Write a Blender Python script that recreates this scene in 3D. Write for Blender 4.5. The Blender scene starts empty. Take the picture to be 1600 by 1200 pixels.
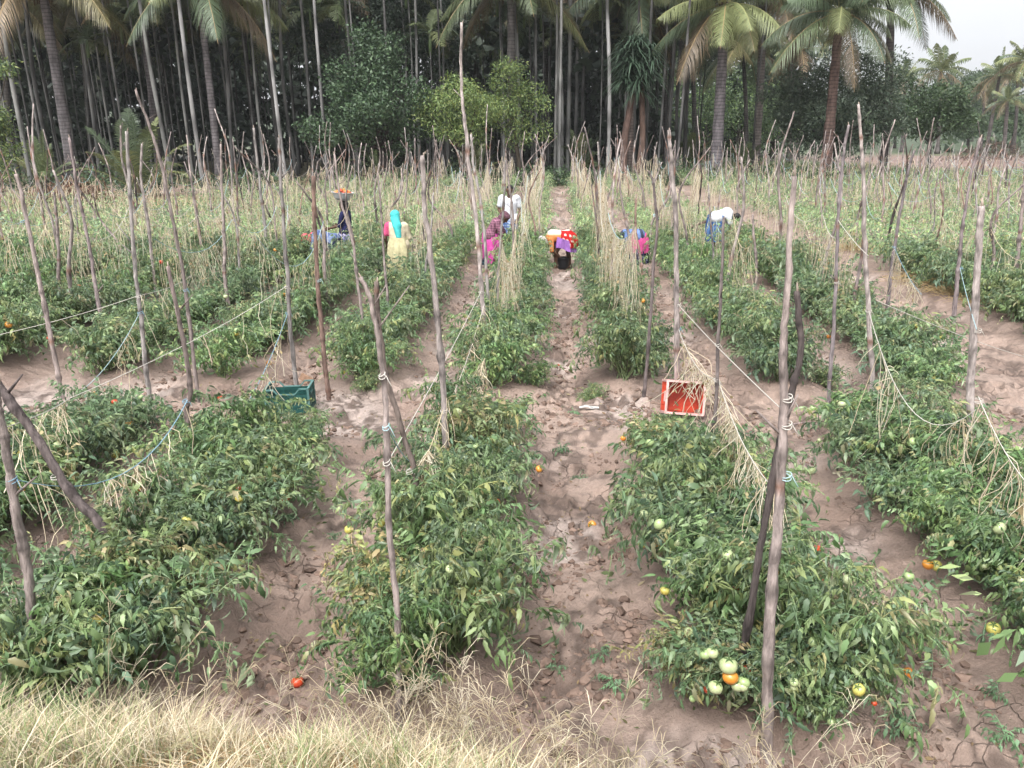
import bpy, math, random
import numpy as np
from mathutils import Vector, Matrix

R = math.radians
S = bpy.context.scene
COL = S.collection

# ------------------------------------------------------------------ camera
CAM_H = 3.04
PITCH, YAW, FPX = R(17.5), R(3.04), 1256.0
cam_d = bpy.data.cameras.new("camera")
cam = bpy.data.objects.new("camera", cam_d)
COL.objects.link(cam)
cam.location = (0, 0, CAM_H)
cam.rotation_euler = (math.pi / 2 - PITCH, 0, YAW)
cam_d.sensor_fit = 'HORIZONTAL'
cam_d.sensor_width = 36.0
cam_d.lens = 36.0 * FPX / 1600.0
cam_d.clip_start = 0.05
cam_d.clip_end = 15000
S.camera = cam

# ------------------------------------------------------------------ sky, sun, exposure
SUN_EL, SUN_AZ = R(58), R(200)
W = bpy.data.worlds.new("World")
S.world = W
W.use_nodes = True
nt = W.node_tree
nt.nodes.clear()
sky = nt.nodes.new("ShaderNodeTexSky")
sky.sky_type = 'NISHITA'
sky.sun_disc = False
sky.sun_elevation = SUN_EL
sky.sun_rotation = SUN_AZ
sky.air_density = 1.0
sky.dust_density = 6.0
hs = nt.nodes.new("ShaderNodeHueSaturation")
hs.inputs["Saturation"].default_value = 0.14
bg = nt.nodes.new("ShaderNodeBackground")
bg.inputs["Strength"].default_value = 0.15
wo = nt.nodes.new("ShaderNodeOutputWorld")
nt.links.new(sky.outputs[0], hs.inputs["Color"])
nt.links.new(hs.outputs[0], bg.inputs["Color"])
nt.links.new(bg.outputs[0], wo.inputs["Surface"])
sun_d = bpy.data.lights.new("sun", 'SUN')
sun = bpy.data.objects.new("sun", sun_d)
COL.objects.link(sun)
sun_d.energy = 0.9
sun_d.angle = R(22)
sun_d.color = (1.0, 0.965, 0.93)
_sd = Vector((math.sin(SUN_AZ) * math.cos(SUN_EL), math.cos(SUN_AZ) * math.cos(SUN_EL), math.sin(SUN_EL)))
sun.rotation_euler = _sd.to_track_quat('Z', 'Y').to_euler()
S.view_settings.view_transform = 'Standard'
S.view_settings.look = 'None'
S.view_settings.gamma = 1.0
S.view_settings.exposure = 1.5
S.render.engine = 'CYCLES'
S.cycles.max_bounces = 7
S.cycles.diffuse_bounces = 3
S.cycles.glossy_bounces = 2
S.cycles.transmission_bounces = 3
S.cycles.volume_bounces = 0
S.cycles.use_denoising = True

# ------------------------------------------------------------------ pixel helpers (photo is 1600 x 1200)
def ray(px, py):
    u = (px - 800) / FPX
    v = (600 - py) / FPX
    f = math.cos(PITCH) + v * math.sin(PITCH)
    up = -math.sin(PITCH) + v * math.cos(PITCH)
    return Vector((u * math.cos(YAW) - f * math.sin(YAW), u * math.sin(YAW) + f * math.cos(YAW), up))

def on_ground(px, py, z=0.0):
    d = ray(px, py)
    t = (z - CAM_H) / d.z
    return Vector((d.x * t, d.y * t, z))

def at(px, py, Y):
    d = ray(px, py)
    t = Y / d.y
    return Vector((d.x * t, Y, CAM_H + d.z * t))

def in_view(x, y, z=0.5, m=0.08):
    dx, dy, dz = x, y, z - CAM_H
    r = dx * math.cos(YAW) + dy * math.sin(YAW)
    f0 = -dx * math.sin(YAW) + dy * math.cos(YAW)
    f = f0 * math.cos(PITCH) - dz * math.sin(PITCH)
    u = f0 * math.sin(PITCH) + dz * math.cos(PITCH)
    if f < 0.3:
        return False
    return abs(r / f) < 0.637 + m and abs(u / f) < 0.478 + m + 0.6 / f

# ------------------------------------------------------------------ mesh helpers
ALB, LEAF_ALB = 0.74, 0.95          # overall reflectance levels of dull things and of living leaves
LEAFY = ('tomato_leaf', 'palm_leaf', 'tree_leaf')

class MB:
    """collects vertices, faces and colours and links them as ONE mesh object"""
    def __init__(self):
        self.V, self.Q, self.T, self.C, self.n = [], [], [], [], 0

    def add(self, V, Q=None, T=None, C=(1, 1, 1)):
        V = np.asarray(V, dtype=np.float64).reshape(-1, 3)
        C = np.asarray(C, dtype=np.float64)
        if C.ndim == 1:
            C = np.tile(C[:3], (len(V), 1))
        self.V.append(V)
        self.C.append(C[:, :3])
        if Q is not None and len(Q):
            self.Q.append(np.asarray(Q, dtype=np.int64).reshape(-1, 4) + self.n)
        if T is not None and len(T):
            self.T.append(np.asarray(T, dtype=np.int64).reshape(-1, 3) + self.n)
        self.n += len(V)

    def mesh(self, name, mat, smooth=True):
        V = np.concatenate(self.V) if self.V else np.zeros((0, 3))
        C = np.concatenate(self.C) if self.C else np.zeros((0, 3))
        Q = np.concatenate(self.Q) if self.Q else np.zeros((0, 4), dtype=np.int64)
        T = np.concatenate(self.T) if self.T else np.zeros((0, 3), dtype=np.int64)
        me = bpy.data.meshes.new(name)
        me.vertices.add(len(V))
        me.vertices.foreach_set("co", V.astype(np.float32).ravel())
        nl = Q.size + T.size
        me.loops.add(nl)
        me.loops.foreach_set("vertex_index", np.concatenate([Q.ravel(), T.ravel()]).astype(np.int32))
        npoly = len(Q) + len(T)
        me.polygons.add(npoly)
        st = np.concatenate([np.arange(len(Q)) * 4, Q.size + np.arange(len(T)) * 3]).astype(np.int32)
        me.polygons.foreach_set("loop_start", st)
        try:
            me.polygons.foreach_set("loop_total", np.concatenate([np.full(len(Q), 4), np.full(len(T), 3)]).astype(np.int32))
        except Exception:
            pass
        me.polygons.foreach_set("use_smooth", np.full(npoly, bool(smooth)))
        a = me.color_attributes.new("col", 'FLOAT_COLOR', 'POINT')
        rgba = np.ones((len(V), 4), dtype=np.float32)
        rgba[:, :3] = C * (LEAF_ALB if mat.name in LEAFY else ALB)
        a.data.foreach_set("color", rgba.ravel())
        me.materials.append(mat)
        me.update(calc_edges=True)
        return me

    def build(self, name, mat, parent=None, smooth=True):
        return link(name, self.mesh(name, mat, smooth), parent)

def link(name, me, parent=None):
    o = bpy.data.objects.new(name, me)
    COL.objects.link(o)
    if parent is not None:
        o.parent = parent
    return o

def empty(name, loc=(0, 0, 0), rz=0.0):
    o = bpy.data.objects.new(name, None)
    COL.objects.link(o)
    o.empty_display_size = 0.2
    o.location = loc
    o.rotation_euler = (0, 0, rz)
    return o

def tag(o, label=None, cat=None, group=None, kind=None):
    if label: o["label"] = label
    if cat: o["category"] = cat
    if group: o["group"] = group
    if kind: o["kind"] = kind
    return o

def grid_faces(nu, nv, wrap=False, off=0):
    """faces of an nu x nv vertex grid (row-major, nu rows); wrap closes each row"""
    a = np.arange(nu - 1)[:, None]
    b = np.arange(nv if wrap else nv - 1)[None, :]
    b1 = (b + 1) % nv
    return np.stack([a * nv + b, a * nv + b1, (a + 1) * nv + b1, (a + 1) * nv + b], -1).reshape(-1, 4) + off

def smooth_path(P, n):
    P = [Vector(p) for p in P]
    if len(P) == 2:
        return np.array([P[0].lerp(P[1], i / (n - 1)) for i in range(n)])
    Q = [P[0] * 2 - P[1]] + P + [P[-1] * 2 - P[-2]]
    out = []
    for i in range(n):
        s = i / (n - 1) * (len(P) - 1)
        k = min(int(s), len(P) - 2)
        t = s - k
        a, b, c, d = Q[k], Q[k + 1], Q[k + 2], Q[k + 3]
        out.append(0.5 * ((2 * b) + (c - a) * t + (2 * a - 5 * b + 4 * c - d) * t * t + (3 * b - a - 3 * c + d) * t ** 3))
    return np.array(out)

def tube(mb, P, rad, ns=6, C=(1, 1, 1), cap=True, jit=0.0, rng=None):
    P = np.asarray(P, dtype=float)
    n = len(P)
    rad = np.broadcast_to(np.asarray(rad, dtype=float), (n,))
    T = np.gradient(P, axis=0)
    T /= np.linalg.norm(T, axis=1)[:, None] + 1e-9
    ref = np.array([0.0, 1.0, 0.0]) if abs(T[:, 1]).mean() < 0.75 else np.array([1.0, 0.0, 0.0])
    U = np.cross(T, ref)
    U /= np.linalg.norm(U, axis=1)[:, None] + 1e-9
    Wv = np.cross(T, U)
    a = np.arange(ns) * 2 * math.pi / ns
    rr = rad[:, None] * np.ones((1, ns))
    if jit and rng is not None:
        rr = rr * (1 + jit * rng.standard_normal((n, ns)))
    V = P[:, None, :] + rr[:, :, None] * (np.cos(a)[None, :, None] * U[:, None, :] + np.sin(a)[None, :, None] * Wv[:, None, :])
    V = V.reshape(-1, 3)
    Q = grid_faces(n, ns, wrap=True)
    Tt = []
    C = np.asarray(C, dtype=float)
    if C.ndim == 2 and len(C) == n:
        C = np.repeat(C, ns, axis=0)
    if cap:
        V = np.concatenate([V, P[:1], P[-1:]])
        if C.ndim == 2:
            C = np.concatenate([C, C[:1], C[-1:]])
        b = n * ns
        for k in range(ns):
            Tt.append((b, (k + 1) % ns, k))
            Tt.append((b + 1, (n - 1) * ns + k, (n - 1) * ns + (k + 1) % ns))
    mb.add(V, Q, Tt, C)

def box(mb, c, d, C=(1, 1, 1), M=None):
    c = np.asarray(c, float); d = np.asarray(d, float) / 2
    V = np.array([(x, y, z) for x in (-1, 1) for y in (-1, 1) for z in (-1, 1)], float) * d
    if M is not None:
        V = V @ np.array(M).T
    V = V + c
    mb.add(V, [(0, 1, 3, 2), (4, 6, 7, 5), (0, 4, 5, 1), (2, 3, 7, 6), (0, 2, 6, 4), (1, 5, 7, 3)], None, C)

def _h(ix, iy, seed):
    n = (ix * 374761393 + iy * 668265263 + seed * 1274126177) & 0xFFFFFFFF
    n = ((n ^ (n >> 13)) * 1274126177) & 0xFFFFFFFF
    return ((n ^ (n >> 16)) & 0xFFFF) / 65535.0

def vnoise(x, y, s, seed=0):
    x = np.asarray(x, float) / s
    y = np.asarray(y, float) / s
    ix = np.floor(x).astype(np.int64); iy = np.floor(y).astype(np.int64)
    fx = x - ix; fy = y - iy
    fx = fx * fx * (3 - 2 * fx); fy = fy * fy * (3 - 2 * fy)
    a = _h(ix, iy, seed); b = _h(ix + 1, iy, seed); c = _h(ix, iy + 1, seed); d = _h(ix + 1, iy + 1, seed)
    return (a * (1 - fx) + b * fx) * (1 - fy) + (c * (1 - fx) + d * fx) * fy

def sstep(a, b, x):
    t = np.clip((np.asarray(x, float) - a) / (b - a), 0, 1)
    return t * t * (3 - 2 * t)

# ------------------------------------------------------------------ materials
def new_mat(name):
    m = bpy.data.materials.new(name)
    m.use_nodes = True
    t = m.node_tree
    t.nodes.clear()
    out = t.nodes.new("ShaderNodeOutputMaterial")
    b = t.nodes.new("ShaderNodeBsdfPrincipled")
    t.links.new(b.outputs[0], out.inputs["Surface"])
    return m, t, b, out

def attr_col(t):
    a = t.nodes.new("ShaderNodeVertexColor")
    a.layer_name = "col"
    return a.outputs["Color"]

def noise_var(t, scale, lo, hi, detail=4, coord="Object", rough=0.6):
    """a grey factor between lo and hi from 3D noise"""
    tc = t.nodes.new("ShaderNodeTexCoord")
    n = t.nodes.new("ShaderNodeTexNoise")
    n.inputs["Scale"].default_value = scale
    n.inputs["Detail"].default_value = detail
    n.inputs["Roughness"].default_value = rough
    t.links.new(tc.outputs[coord], n.inputs["Vector"])
    mr = t.nodes.new("ShaderNodeMapRange")
    mr.inputs["From Min"].default_value = 0.3
    mr.inputs["From Max"].default_value = 0.7
    mr.inputs["To Min"].default_value = lo
    mr.inputs["To Max"].default_value = hi
    t.links.new(n.outputs["Fac"], mr.inputs["Value"])
    return mr.outputs["Result"], n.outputs["Fac"]

def mul(t, col, fac):
    m = t.nodes.new("ShaderNodeMix")
    m.data_type = 'RGBA'
    m.blend_type = 'MULTIPLY'
    m.inputs["Factor"].default_value = 1.0
    t.links.new(col, m.inputs["A"])
    t.links.new(fac, m.inputs["B"])
    return m.outputs["Result"]

def obj_rand(t, lo, hi):
    oi = t.nodes.new("ShaderNodeObjectInfo")
    mr = t.nodes.new("ShaderNodeMapRange")
    mr.inputs["To Min"].default_value = lo
    mr.inputs["To Max"].default_value = hi
    t.links.new(oi.outputs["Random"], mr.inputs["Value"])
    return mr.outputs["Result"]

def bump(t, b, height, strength, dist):
    bp = t.nodes.new("ShaderNodeBump")
    bp.inputs["Strength"].default_value = strength
    bp.inputs["Distance"].default_value = dist
    t.links.new(height, bp.inputs["Height"])
    t.links.new(bp.outputs[0], b.inputs["Normal"])

def mat_leaf(name, trans=0.25, rough=0.5, rnd=(0.85, 1.15), spec=0.4, under=0):
    m, t, b, out = new_mat(name)
    c = mul(t, attr_col(t), obj_rand(t, *rnd))
    if under:      # the paler, greyer underside of each leaf
        ge = t.nodes.new("ShaderNodeNewGeometry")
        hs_ = t.nodes.new("ShaderNodeHueSaturation")
        hs_.inputs["Saturation"].default_value = 0.72
        hs_.inputs["Value"].default_value = under
        t.links.new(c, hs_.inputs["Color"])
        mu = t.nodes.new("ShaderNodeMix"); mu.data_type = 'RGBA'
        t.links.new(ge.outputs["Backfacing"], mu.inputs["Factor"])
        t.links.new(c, mu.inputs["A"]); t.links.new(hs_.outputs[0], mu.inputs["B"])
        c = mu.outputs["Result"]
    t.links.new(c, b.inputs["Base Color"])
    b.inputs["Roughness"].default_value = rough
    b.inputs["Specular IOR Level"].default_value = spec
    tr = t.nodes.new("ShaderNodeBsdfTranslucent")
    t.links.new(c, tr.inputs["Color"])
    mx = t.nodes.new("ShaderNodeMixShader")
    mx.inputs[0].default_value = trans
    t.links.new(b.outputs[0], mx.inputs[1])
    t.links.new(tr.outputs[0], mx.inputs[2])
    t.links.new(mx.outputs[0], out.inputs["Surface"])
    return m

def mat_plain(name, rough=0.7, nscale=0, nlo=0.8, nhi=1.15, bumps=0.0, bdist=0.01, spec=0.3, rnd=None, metal=0.0):
    m, t, b, out = new_mat(name)
    c = attr_col(t)
    if rnd: c = mul(t, c, obj_rand(t, *rnd))
    if nscale:
        f, raw = noise_var(t, nscale, nlo, nhi)
        c = mul(t, c, f)
        if bumps: bump(t, b, raw, bumps, bdist)
    t.links.new(c, b.inputs["Base Color"])
    b.inputs["Roughness"].default_value = rough
    b.inputs["Specular IOR Level"].default_value = spec
    b.inputs["Metallic"].default_value = metal
    return m

M_TOMLEAF = mat_leaf("tomato_leaf", 0.22, 0.5, (0.8, 1.2), 0.5, 1.32)
M_TREELEAF = mat_leaf("tree_leaf", 0.15, 0.55, (0.9, 1.1))
M_PALM = mat_leaf("palm_leaf", 0.2, 0.45, (0.85, 1.15))
M_GRASS = mat_leaf("straw", 0.25, 0.75, (1, 1), 0.15)
M_TWINE = mat_plain("twine", 0.9, 0, spec=0.1)
M_SKIN = mat_plain("skin", 0.55, 30, 0.9, 1.08)
M_CLOTH = mat_plain("cloth", 0.9, 9, 0.66, 1.14, 0.5, 0.03, 0.1)
M_HAIR = mat_plain("hair", 0.5, 40, 0.7, 1.2)
M_PLASTIC = mat_plain("plastic", 0.5, 11, 0.62, 1.12, 0, 0, 0.4)
M_METAL = mat_plain("aluminium", 0.38, 12, 0.85, 1.05, 0.1, 0.004, 0.5, metal=0.3)
M_FRUIT = mat_plain("tomato_skin", 0.28, 16, 0.92, 1.06, 0, 0, 0.5)
M_CLOD = mat_plain("soil_clod", 0.95, 22, 0.7, 1.15, 0.5, 0.01, 0.1)

def mat_bark(name, base_rough=0.85, ring=0.0, zscale=0.25, patch=(0.5, 1.25), rnd=(0.8, 1.2), speckle=False):
    m, t, b, out = new_mat(name)
    tc = t.nodes.new("ShaderNodeTexCoord")
    mp = t.nodes.new("ShaderNodeMapping")
    mp.inputs["Scale"].default_value = (1, 1, zscale)
    t.links.new(tc.outputs["Object"], mp.inputs["Vector"])
    oi = t.nodes.new("ShaderNodeObjectInfo")
    vm = t.nodes.new("ShaderNodeVectorMath"); vm.operation = 'MULTIPLY_ADD'
    cb = t.nodes.new("ShaderNodeCombineXYZ")
    for k in range(3): t.links.new(oi.outputs["Random"], cb.inputs[k])
    vm.inputs[1].default_value = (37, 53, 71)
    t.links.new(cb.outputs[0], vm.inputs[0])
    t.links.new(mp.outputs[0], vm.inputs[2])
    n = t.nodes.new("ShaderNodeTexNoise")
    n.inputs["Scale"].default_value = 26 if speckle else 5
    n.inputs["Detail"].default_value = 6
    n.inputs["Roughness"].default_value = 0.65
    t.links.new(vm.outputs[0], n.inputs["Vector"])
    mr = t.nodes.new("ShaderNodeMapRange")
    mr.inputs["From Min"].default_value = 0.32
    mr.inputs["From Max"].default_value = 0.66
    mr.inputs["To Min"].default_value = patch[0]
    mr.inputs["To Max"].default_value = patch[1]
    t.links.new(n.outputs["Fac"], mr.inputs["Value"])
    c = mul(t, attr_col(t), mr.outputs["Result"])
    c = mul(t, c, obj_rand(t, *rnd))
    hgt = n.outputs["Fac"]
    if ring:
        wv = t.nodes.new("ShaderNodeTexWave")
        wv.wave_type = 'BANDS'; wv.bands_direction = 'Z'
        wv.inputs["Scale"].default_value = ring
        wv.inputs["Distortion"].default_value = 2.5
        wv.inputs["Detail"].default_value = 2
        t.links.new(tc.outputs["Object"], wv.inputs["Vector"])
        m2 = t.nodes.new("ShaderNodeMapRange")
        m2.inputs["From Max"].default_value = 0.35
        m2.inputs["To Min"].default_value = 0.55
        t.links.new(wv.outputs["Fac"], m2.inputs["Value"])
        c = mul(t, c, m2.outputs["Result"])
    t.links.new(c, b.inputs["Base Color"])
    b.inputs["Roughness"].default_value = base_rough
    b.inputs["Specular IOR Level"].default_value = 0.2
    bump(t, b, hgt, 0.85, 0.03 if speckle else 0.02)
    return m

M_STAKE = mat_bark("stake_wood", 0.8, 0, 0.22, (0.36, 1.28), (0.8, 1.18), True)
M_TRUNK = mat_bark("tree_bark", 0.9, 0, 0.3, (0.5, 1.2), (0.85, 1.15))
M_PALMTRUNK = mat_bark("palm_bark", 0.85, 1.6, 0.4, (0.45, 1.3), (0.7, 1.2))

def mat_soil():
    m, t, b, out = new_mat("soil")
    tc = t.nodes.new("ShaderNodeTexCoord")
    f1, _ = noise_var(t, 0.9, 0.8, 1.12, 5)
    f2, r2 = noise_var(t, 9, 0.82, 1.12, 8, rough=0.7)
    f3, r3 = noise_var(t, 60, 0.9, 1.08, 4)
    c = mul(t, mul(t, mul(t, attr_col(t), f1), f2), f3)
    t.links.new(c, b.inputs["Base Color"])
    # drying cracks: a bump along Voronoi cell edges, only in some patches
    nz = t.nodes.new("ShaderNodeTexNoise"); nz.inputs["Scale"].default_value = 6; nz.inputs["Detail"].default_value = 3
    t.links.new(tc.outputs["Object"], nz.inputs["Vector"])
    mx = t.nodes.new("ShaderNodeMix"); mx.data_type = 'RGBA'; mx.inputs["Factor"].default_value = 0.12
    t.links.new(tc.outputs["Object"], mx.inputs["A"]); t.links.new(nz.outputs["Color"], mx.inputs["B"])
    vo = t.nodes.new("ShaderNodeTexVoronoi"); vo.feature = 'DISTANCE_TO_EDGE'; vo.inputs["Scale"].default_value = 6.5
    t.links.new(mx.outputs["Result"], vo.inputs["Vector"])
    mr = t.nodes.new("ShaderNodeMapRange"); mr.inputs["From Max"].default_value = 0.028
    t.links.new(vo.outputs["Distance"], mr.inputs["Value"])
    pn = t.nodes.new("ShaderNodeTexNoise"); pn.inputs["Scale"].default_value = 1.3
    t.links.new(tc.outputs["Object"], pn.inputs["Vector"])
    pm = t.nodes.new("ShaderNodeMapRange"); pm.inputs["From Min"].default_value = 0.53; pm.inputs["From Max"].default_value = 0.60
    t.links.new(pn.outputs["Fac"], pm.inputs["Value"])
    mm = t.nodes.new("ShaderNodeMix"); mm.data_type = 'FLOAT'
    t.links.new(pm.outputs["Result"], mm.inputs["Factor"])
    mm.inputs["A"].default_value = 1.0
    t.links.new(mr.outputs["Result"], mm.inputs["B"])
    ad = t.nodes.new("ShaderNodeMath"); ad.operation = 'MULTIPLY_ADD'
    ad.inputs[1].default_value = 2.2
    t.links.new(r2, ad.inputs[0]); t.links.new(mm.outputs["Result"], ad.inputs[2])
    ad2 = t.nodes.new("ShaderNodeMath"); ad2.operation = 'MULTIPLY_ADD'; ad2.inputs[1].default_value = 0.3
    t.links.new(r3, ad2.inputs[0]); t.links.new(ad.outputs[0], ad2.inputs[2])
    bump(t, b, ad2.outputs[0], 0.9, 0.03)
    rg, _ = noise_var(t, 2.2, 0.32, 0.92, 5)
    t.links.new(rg, b.inputs["Roughness"])
    b.inputs["Specular IOR Level"].default_value = 0.5
    return m
M_SOIL = mat_soil()
HAZE = 0.0003
# ------------------------------------------------------------------ the rows of the field
ORD = ["first", "second", "third", "fourth", "fifth", "sixth", "seventh", "eighth", "ninth", "tenth", "eleventh", "twelfth",
       "thirteenth", "fourteenth", "fifteenth", "sixteenth", "seventeenth", "eighteenth", "nineteenth", "twentieth"]
ROWS = []   # (x, y0, y1, half width, phrase)
for x, y0, y1, hw, ph in (
        (-0.70, 3.55, 7.60, 0.55, "first bed left of the central furrow, before the cross channel"),
        (1.18, 3.58, 7.50, 0.60, "first bed right of the central furrow, before the cross channel"),
        (3.08, 3.50, 7.50, 0.68, "second bed right of the central furrow, before the cross channel"),
        (-2.58, 3.36, 7.35, 0.66, "second bed left of the central furrow, before the cross channel"),
        (-4.30, 4.40, 7.35, 0.66, "third bed left of the central furrow, before the cross channel")):
    ROWS.append((x, y0, y1, hw, ph))
def left_end(x):
    return 45.5 if x > -10 else 45.5 - min(14, (-10 - x) * 2.4)
for i in range(14):
    x = -0.68 - 1.68 * i
    ROWS.append((x, 9.25 if i else 8.9, left_end(x), 0.62 if i == 0 else 0.66,
                 ORD[i] + " bed left of the central furrow, beyond the cross channel"))
for i, x in enumerate((1.02, 2.72, 4.40)):
    ROWS.append((x, (9.4, 9.3, 9.0)[i], 46, (0.58, 0.60, 0.64)[i], ORD[i] + " bed right of the central furrow, beyond the cross channel"))
for i in range(20):
    x = 7.55 + 1.55 * i
    ROWS.append((x, 9.0, 54, 0.68, ORD[i] + " bed right of the wide mud path, beyond the cross channel"))

# ------------------------------------------------------------------ ground: one sheet with bank, beds, furrows and clods
def toe(x):
    return 2.95 + 0.45 / (1 + np.exp(np.clip((np.asarray(x, float) - 0.1) * 2.2, -40, 40)))

def bed_profile(x, y):
    z = np.zeros(np.broadcast(x, y).shape)
    for (rx, y0, y1, hw, _) in ROWS:
        w = sstep(y0 - 0.35, y0 + 0.05, y) * (1 - sstep(y1 - 0.05, y1 + 0.4, y))
        z = np.maximum(z, w * np.exp(-np.abs((x - rx) / (hw * 0.98)) ** 4))
    return z

def height(x, y):
    x = np.asarray(x, float); y = np.asarray(y, float)
    s = np.clip(toe(x) - y, 0, 1.6)
    z = 0.80 * s - 0.10 * np.clip(s - 1.1, 0, 1) ** 2
    field = sstep(0, 0.4, y - toe(x)) * (1 - sstep(45, 50, y))
    b = bed_profile(x, y)
    z = z + field * 0.15 * b
    # trodden furrow bottom, wandering clods
    nf = 1 - sstep(26, 44, y)
    clod = np.maximum(0, vnoise(x, y, 0.085, 3) - 0.55) * 0.13 * sstep(0.4, 0.62, vnoise(x, y, 0.5, 9)) * 1.5
    clod = clod + np.maximum(0, vnoise(x + 9, y, 0.045, 4) - 0.6) * 0.06
    z = z + field * nf * (clod * (1 - 0.7 * b))
    z = z + field * nf * (vnoise(x, y, 0.33, 5) - 0.5) * 0.085 * (1 - 0.5 * b)
    z = z + field * nf * -0.06 * sstep(0.60, 0.72, vnoise(x, y, 0.24, 8)) * (1 - b)          # footprints
    ch = np.exp(-((y - 8.35) / 0.55) ** 4)
    z = z + field * ch * 0.05 + field * 0.05 * np.exp(-((y - 7.72 - 0.05 * np.sin(x * 2)) / 0.12) ** 2) * (1 - b)
    # beyond the field
    z = z + sstep(46, 60, y) * (vnoise(x, y, 3.5, 6) - 0.5) * 0.35
    # rise of the far country on the right, and behind the wood
    z = z + sstep(110, 420, y) * 14 * (0.6 + 0.8 * vnoise(x, y, 90, 7))
    return z

def gz(x, y):
    return float(height(np.array([x]), np.array([y]))[0])

def axis(segs):
    out = [np.array([segs[0][0]])]
    for a, b, d0, d1 in segs:
        n = max(2, int(round((b - a) / ((d0 + d1) / 2))))
        t = np.linspace(0, 1, n + 1)[1:]
        r = d1 / d0
        u = t if abs(r - 1) < 1e-6 else (np.power(r, t) - 1) / (r - 1)
        out.append(a + (b - a) * u)
    return np.concatenate(out)
xs_p = axis([(0, 6.0, 0.025, 0.025), (6.0, 32, 0.03, 0.5), (32, 3800, 1, 260)])
xs = np.concatenate([-xs_p[:0:-1], xs_p])
ys = np.concatenate([[-60, -20, -6, -2, 0, 0.6], axis([(1.1, 10, 0.025, 0.025), (10, 26, 0.03, 0.11), (26, 60, 0.15, 0.6), (60, 6600, 1, 320)])])
GX, GY = np.meshgrid(xs, ys)
GZ = height(GX, GY)
bedm = bed_profile(GX, GY)
mud = np.array([0.395, 0.293, 0.240]); mud_wet = np.array([0.265, 0.187, 0.15]); mud_dry = np.array([0.52, 0.43, 0.385])
straw = np.array([0.42, 0.33, 0.17]); litter = np.array([0.13, 0.10, 0.06]); green = np.array([0.10, 0.135, 0.055])
def mixc(a, b, f): return a * (1 - f[..., None]) + b * f[..., None]
gc = np.broadcast_to(mud, GX.shape + (3,)).copy()
gc = mixc(gc, mud_wet, 0.8 * sstep(0.5, 0.72, vnoise(GX, GY, 0.55, 11)))
gc = mixc(gc, mud_dry, 0.8 * sstep(0.55, 0.75, vnoise(GX, GY, 0.8, 12)) * (1 - bedm))
gc = mixc(gc, mud_wet * 0.55, 0.95 * (1 - bedm) * sstep(.43, .58, vnoise(GX, GY, .34, 9) * .55 + vnoise(GX, GY, .11, 15) * .45) * sstep(.3, .6, vnoise(GX, GY, .06, 16)))
gc = mixc(gc, mud_wet, 0.5 * bedm)
bankm = 1 - sstep(-0.25, 0.12, GY - toe(GX) + 0.25 * (vnoise(GX, GY, 0.3, 13) - 0.5))
gc = mixc(gc, straw * 0.8, bankm)
gc = mixc(gc, litter, bankm * sstep(0.5, 0.7, vnoise(GX, GY, 0.12, 14)))
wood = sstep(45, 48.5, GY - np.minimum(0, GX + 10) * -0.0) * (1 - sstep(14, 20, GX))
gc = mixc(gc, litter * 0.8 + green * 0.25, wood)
dry = sstep(-11, -12.5, GX) * 0 + (1 - sstep(-13.5, -11.5, GX)) * sstep(0, 2, GY - 45.5 + np.minimum(14, np.maximum(0, (-10 - GX) * 2.4)) + 1)
gc = mixc(gc, np.array([0.46, 0.33, 0.19]), dry * (1 - sstep(36, 42, GY)))
gr = sstep(12, 18, GX) * sstep(53, 57, GY)
gc = mixc(gc, green, gr)
pk = sstep(24, 32, GX) * sstep(60, 66, GY) * (1 - sstep(100, 120, GY))
gc = mixc(gc, np.array([0.26, 0.17, 0.14]), pk)
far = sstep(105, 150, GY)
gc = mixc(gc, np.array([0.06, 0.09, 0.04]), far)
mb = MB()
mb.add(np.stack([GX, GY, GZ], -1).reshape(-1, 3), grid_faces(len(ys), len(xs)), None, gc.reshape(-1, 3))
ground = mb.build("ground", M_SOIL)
tag(ground, kind="structure")
del GX, GY, GZ, gc

# distant hill under the white sky
mb = MB()
hx = np.linspace(400, 3760, 110); hy = np.linspace(3800, 6500, 80)
HX, HY = np.meshgrid(hx, hy)
HZ = 520 * np.exp(-((HX - 1500) / 640) ** 2 - ((HY - 5000) / 840) ** 2) + 165 * np.exp(-((HX - 2800) / 840) ** 2 - ((HY - 4800) / 800) ** 2)
HZ = HZ * (0.86 + 0.28 * vnoise(HX, HY, 340, 21)) + 28 * vnoise(HX, HY, 120, 22) + height(HX, HY) - 7
mb.add(np.stack([HX, HY, HZ], -1).reshape(-1, 3), grid_faces(80, 110), None, (0.06, 0.085, 0.045))
tag(mb.build("hill", mat_plain("hill_scrub", 0.95, 0.08, 0.6, 1.3, 0, 0, 0.1)), kind="structure")

# loose lumps of soil lying in the furrows and on the cross channel
rng = np.random.default_rng(5)
mb = MB()
ico = [(0, 0, 1), (.89, 0, .45), (.28, .85, .45), (-.72, .53, .45), (-.72, -.53, .45), (.28, -.85, .45),
       (.72, .53, -.45), (-.28, .85, -.45), (-.89, 0, -.45), (-.28, -.85, -.45), (.72, -.53, -.45), (0, 0, -1)]
icf = [(0,1,2),(0,2,3),(0,3,4),(0,4,5),(0,5,1),(1,6,2),(2,7,3),(3,8,4),(4,9,5),(5,10,1),(6,7,2),(7,8,3),(8,9,4),(9,10,5),(10,6,1),(11,7,6),(11,8,7),(11,9,8),(11,10,9),(11,6,10)]
ico = np.array(ico); icf = np.array(icf)
cx = rng.uniform(-6, 5.2, 60000); cy = 3.0 + 15 * rng.random(60000) ** 1.5
keep = (bed_profile(cx, cy) < 0.45) & (vnoise(cx, cy, 0.45, 9) > 0.5) & (cy > toe(cx) + 0.15)
cx, cy = cx[keep], cy[keep]
cz = height(cx, cy)
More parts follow.
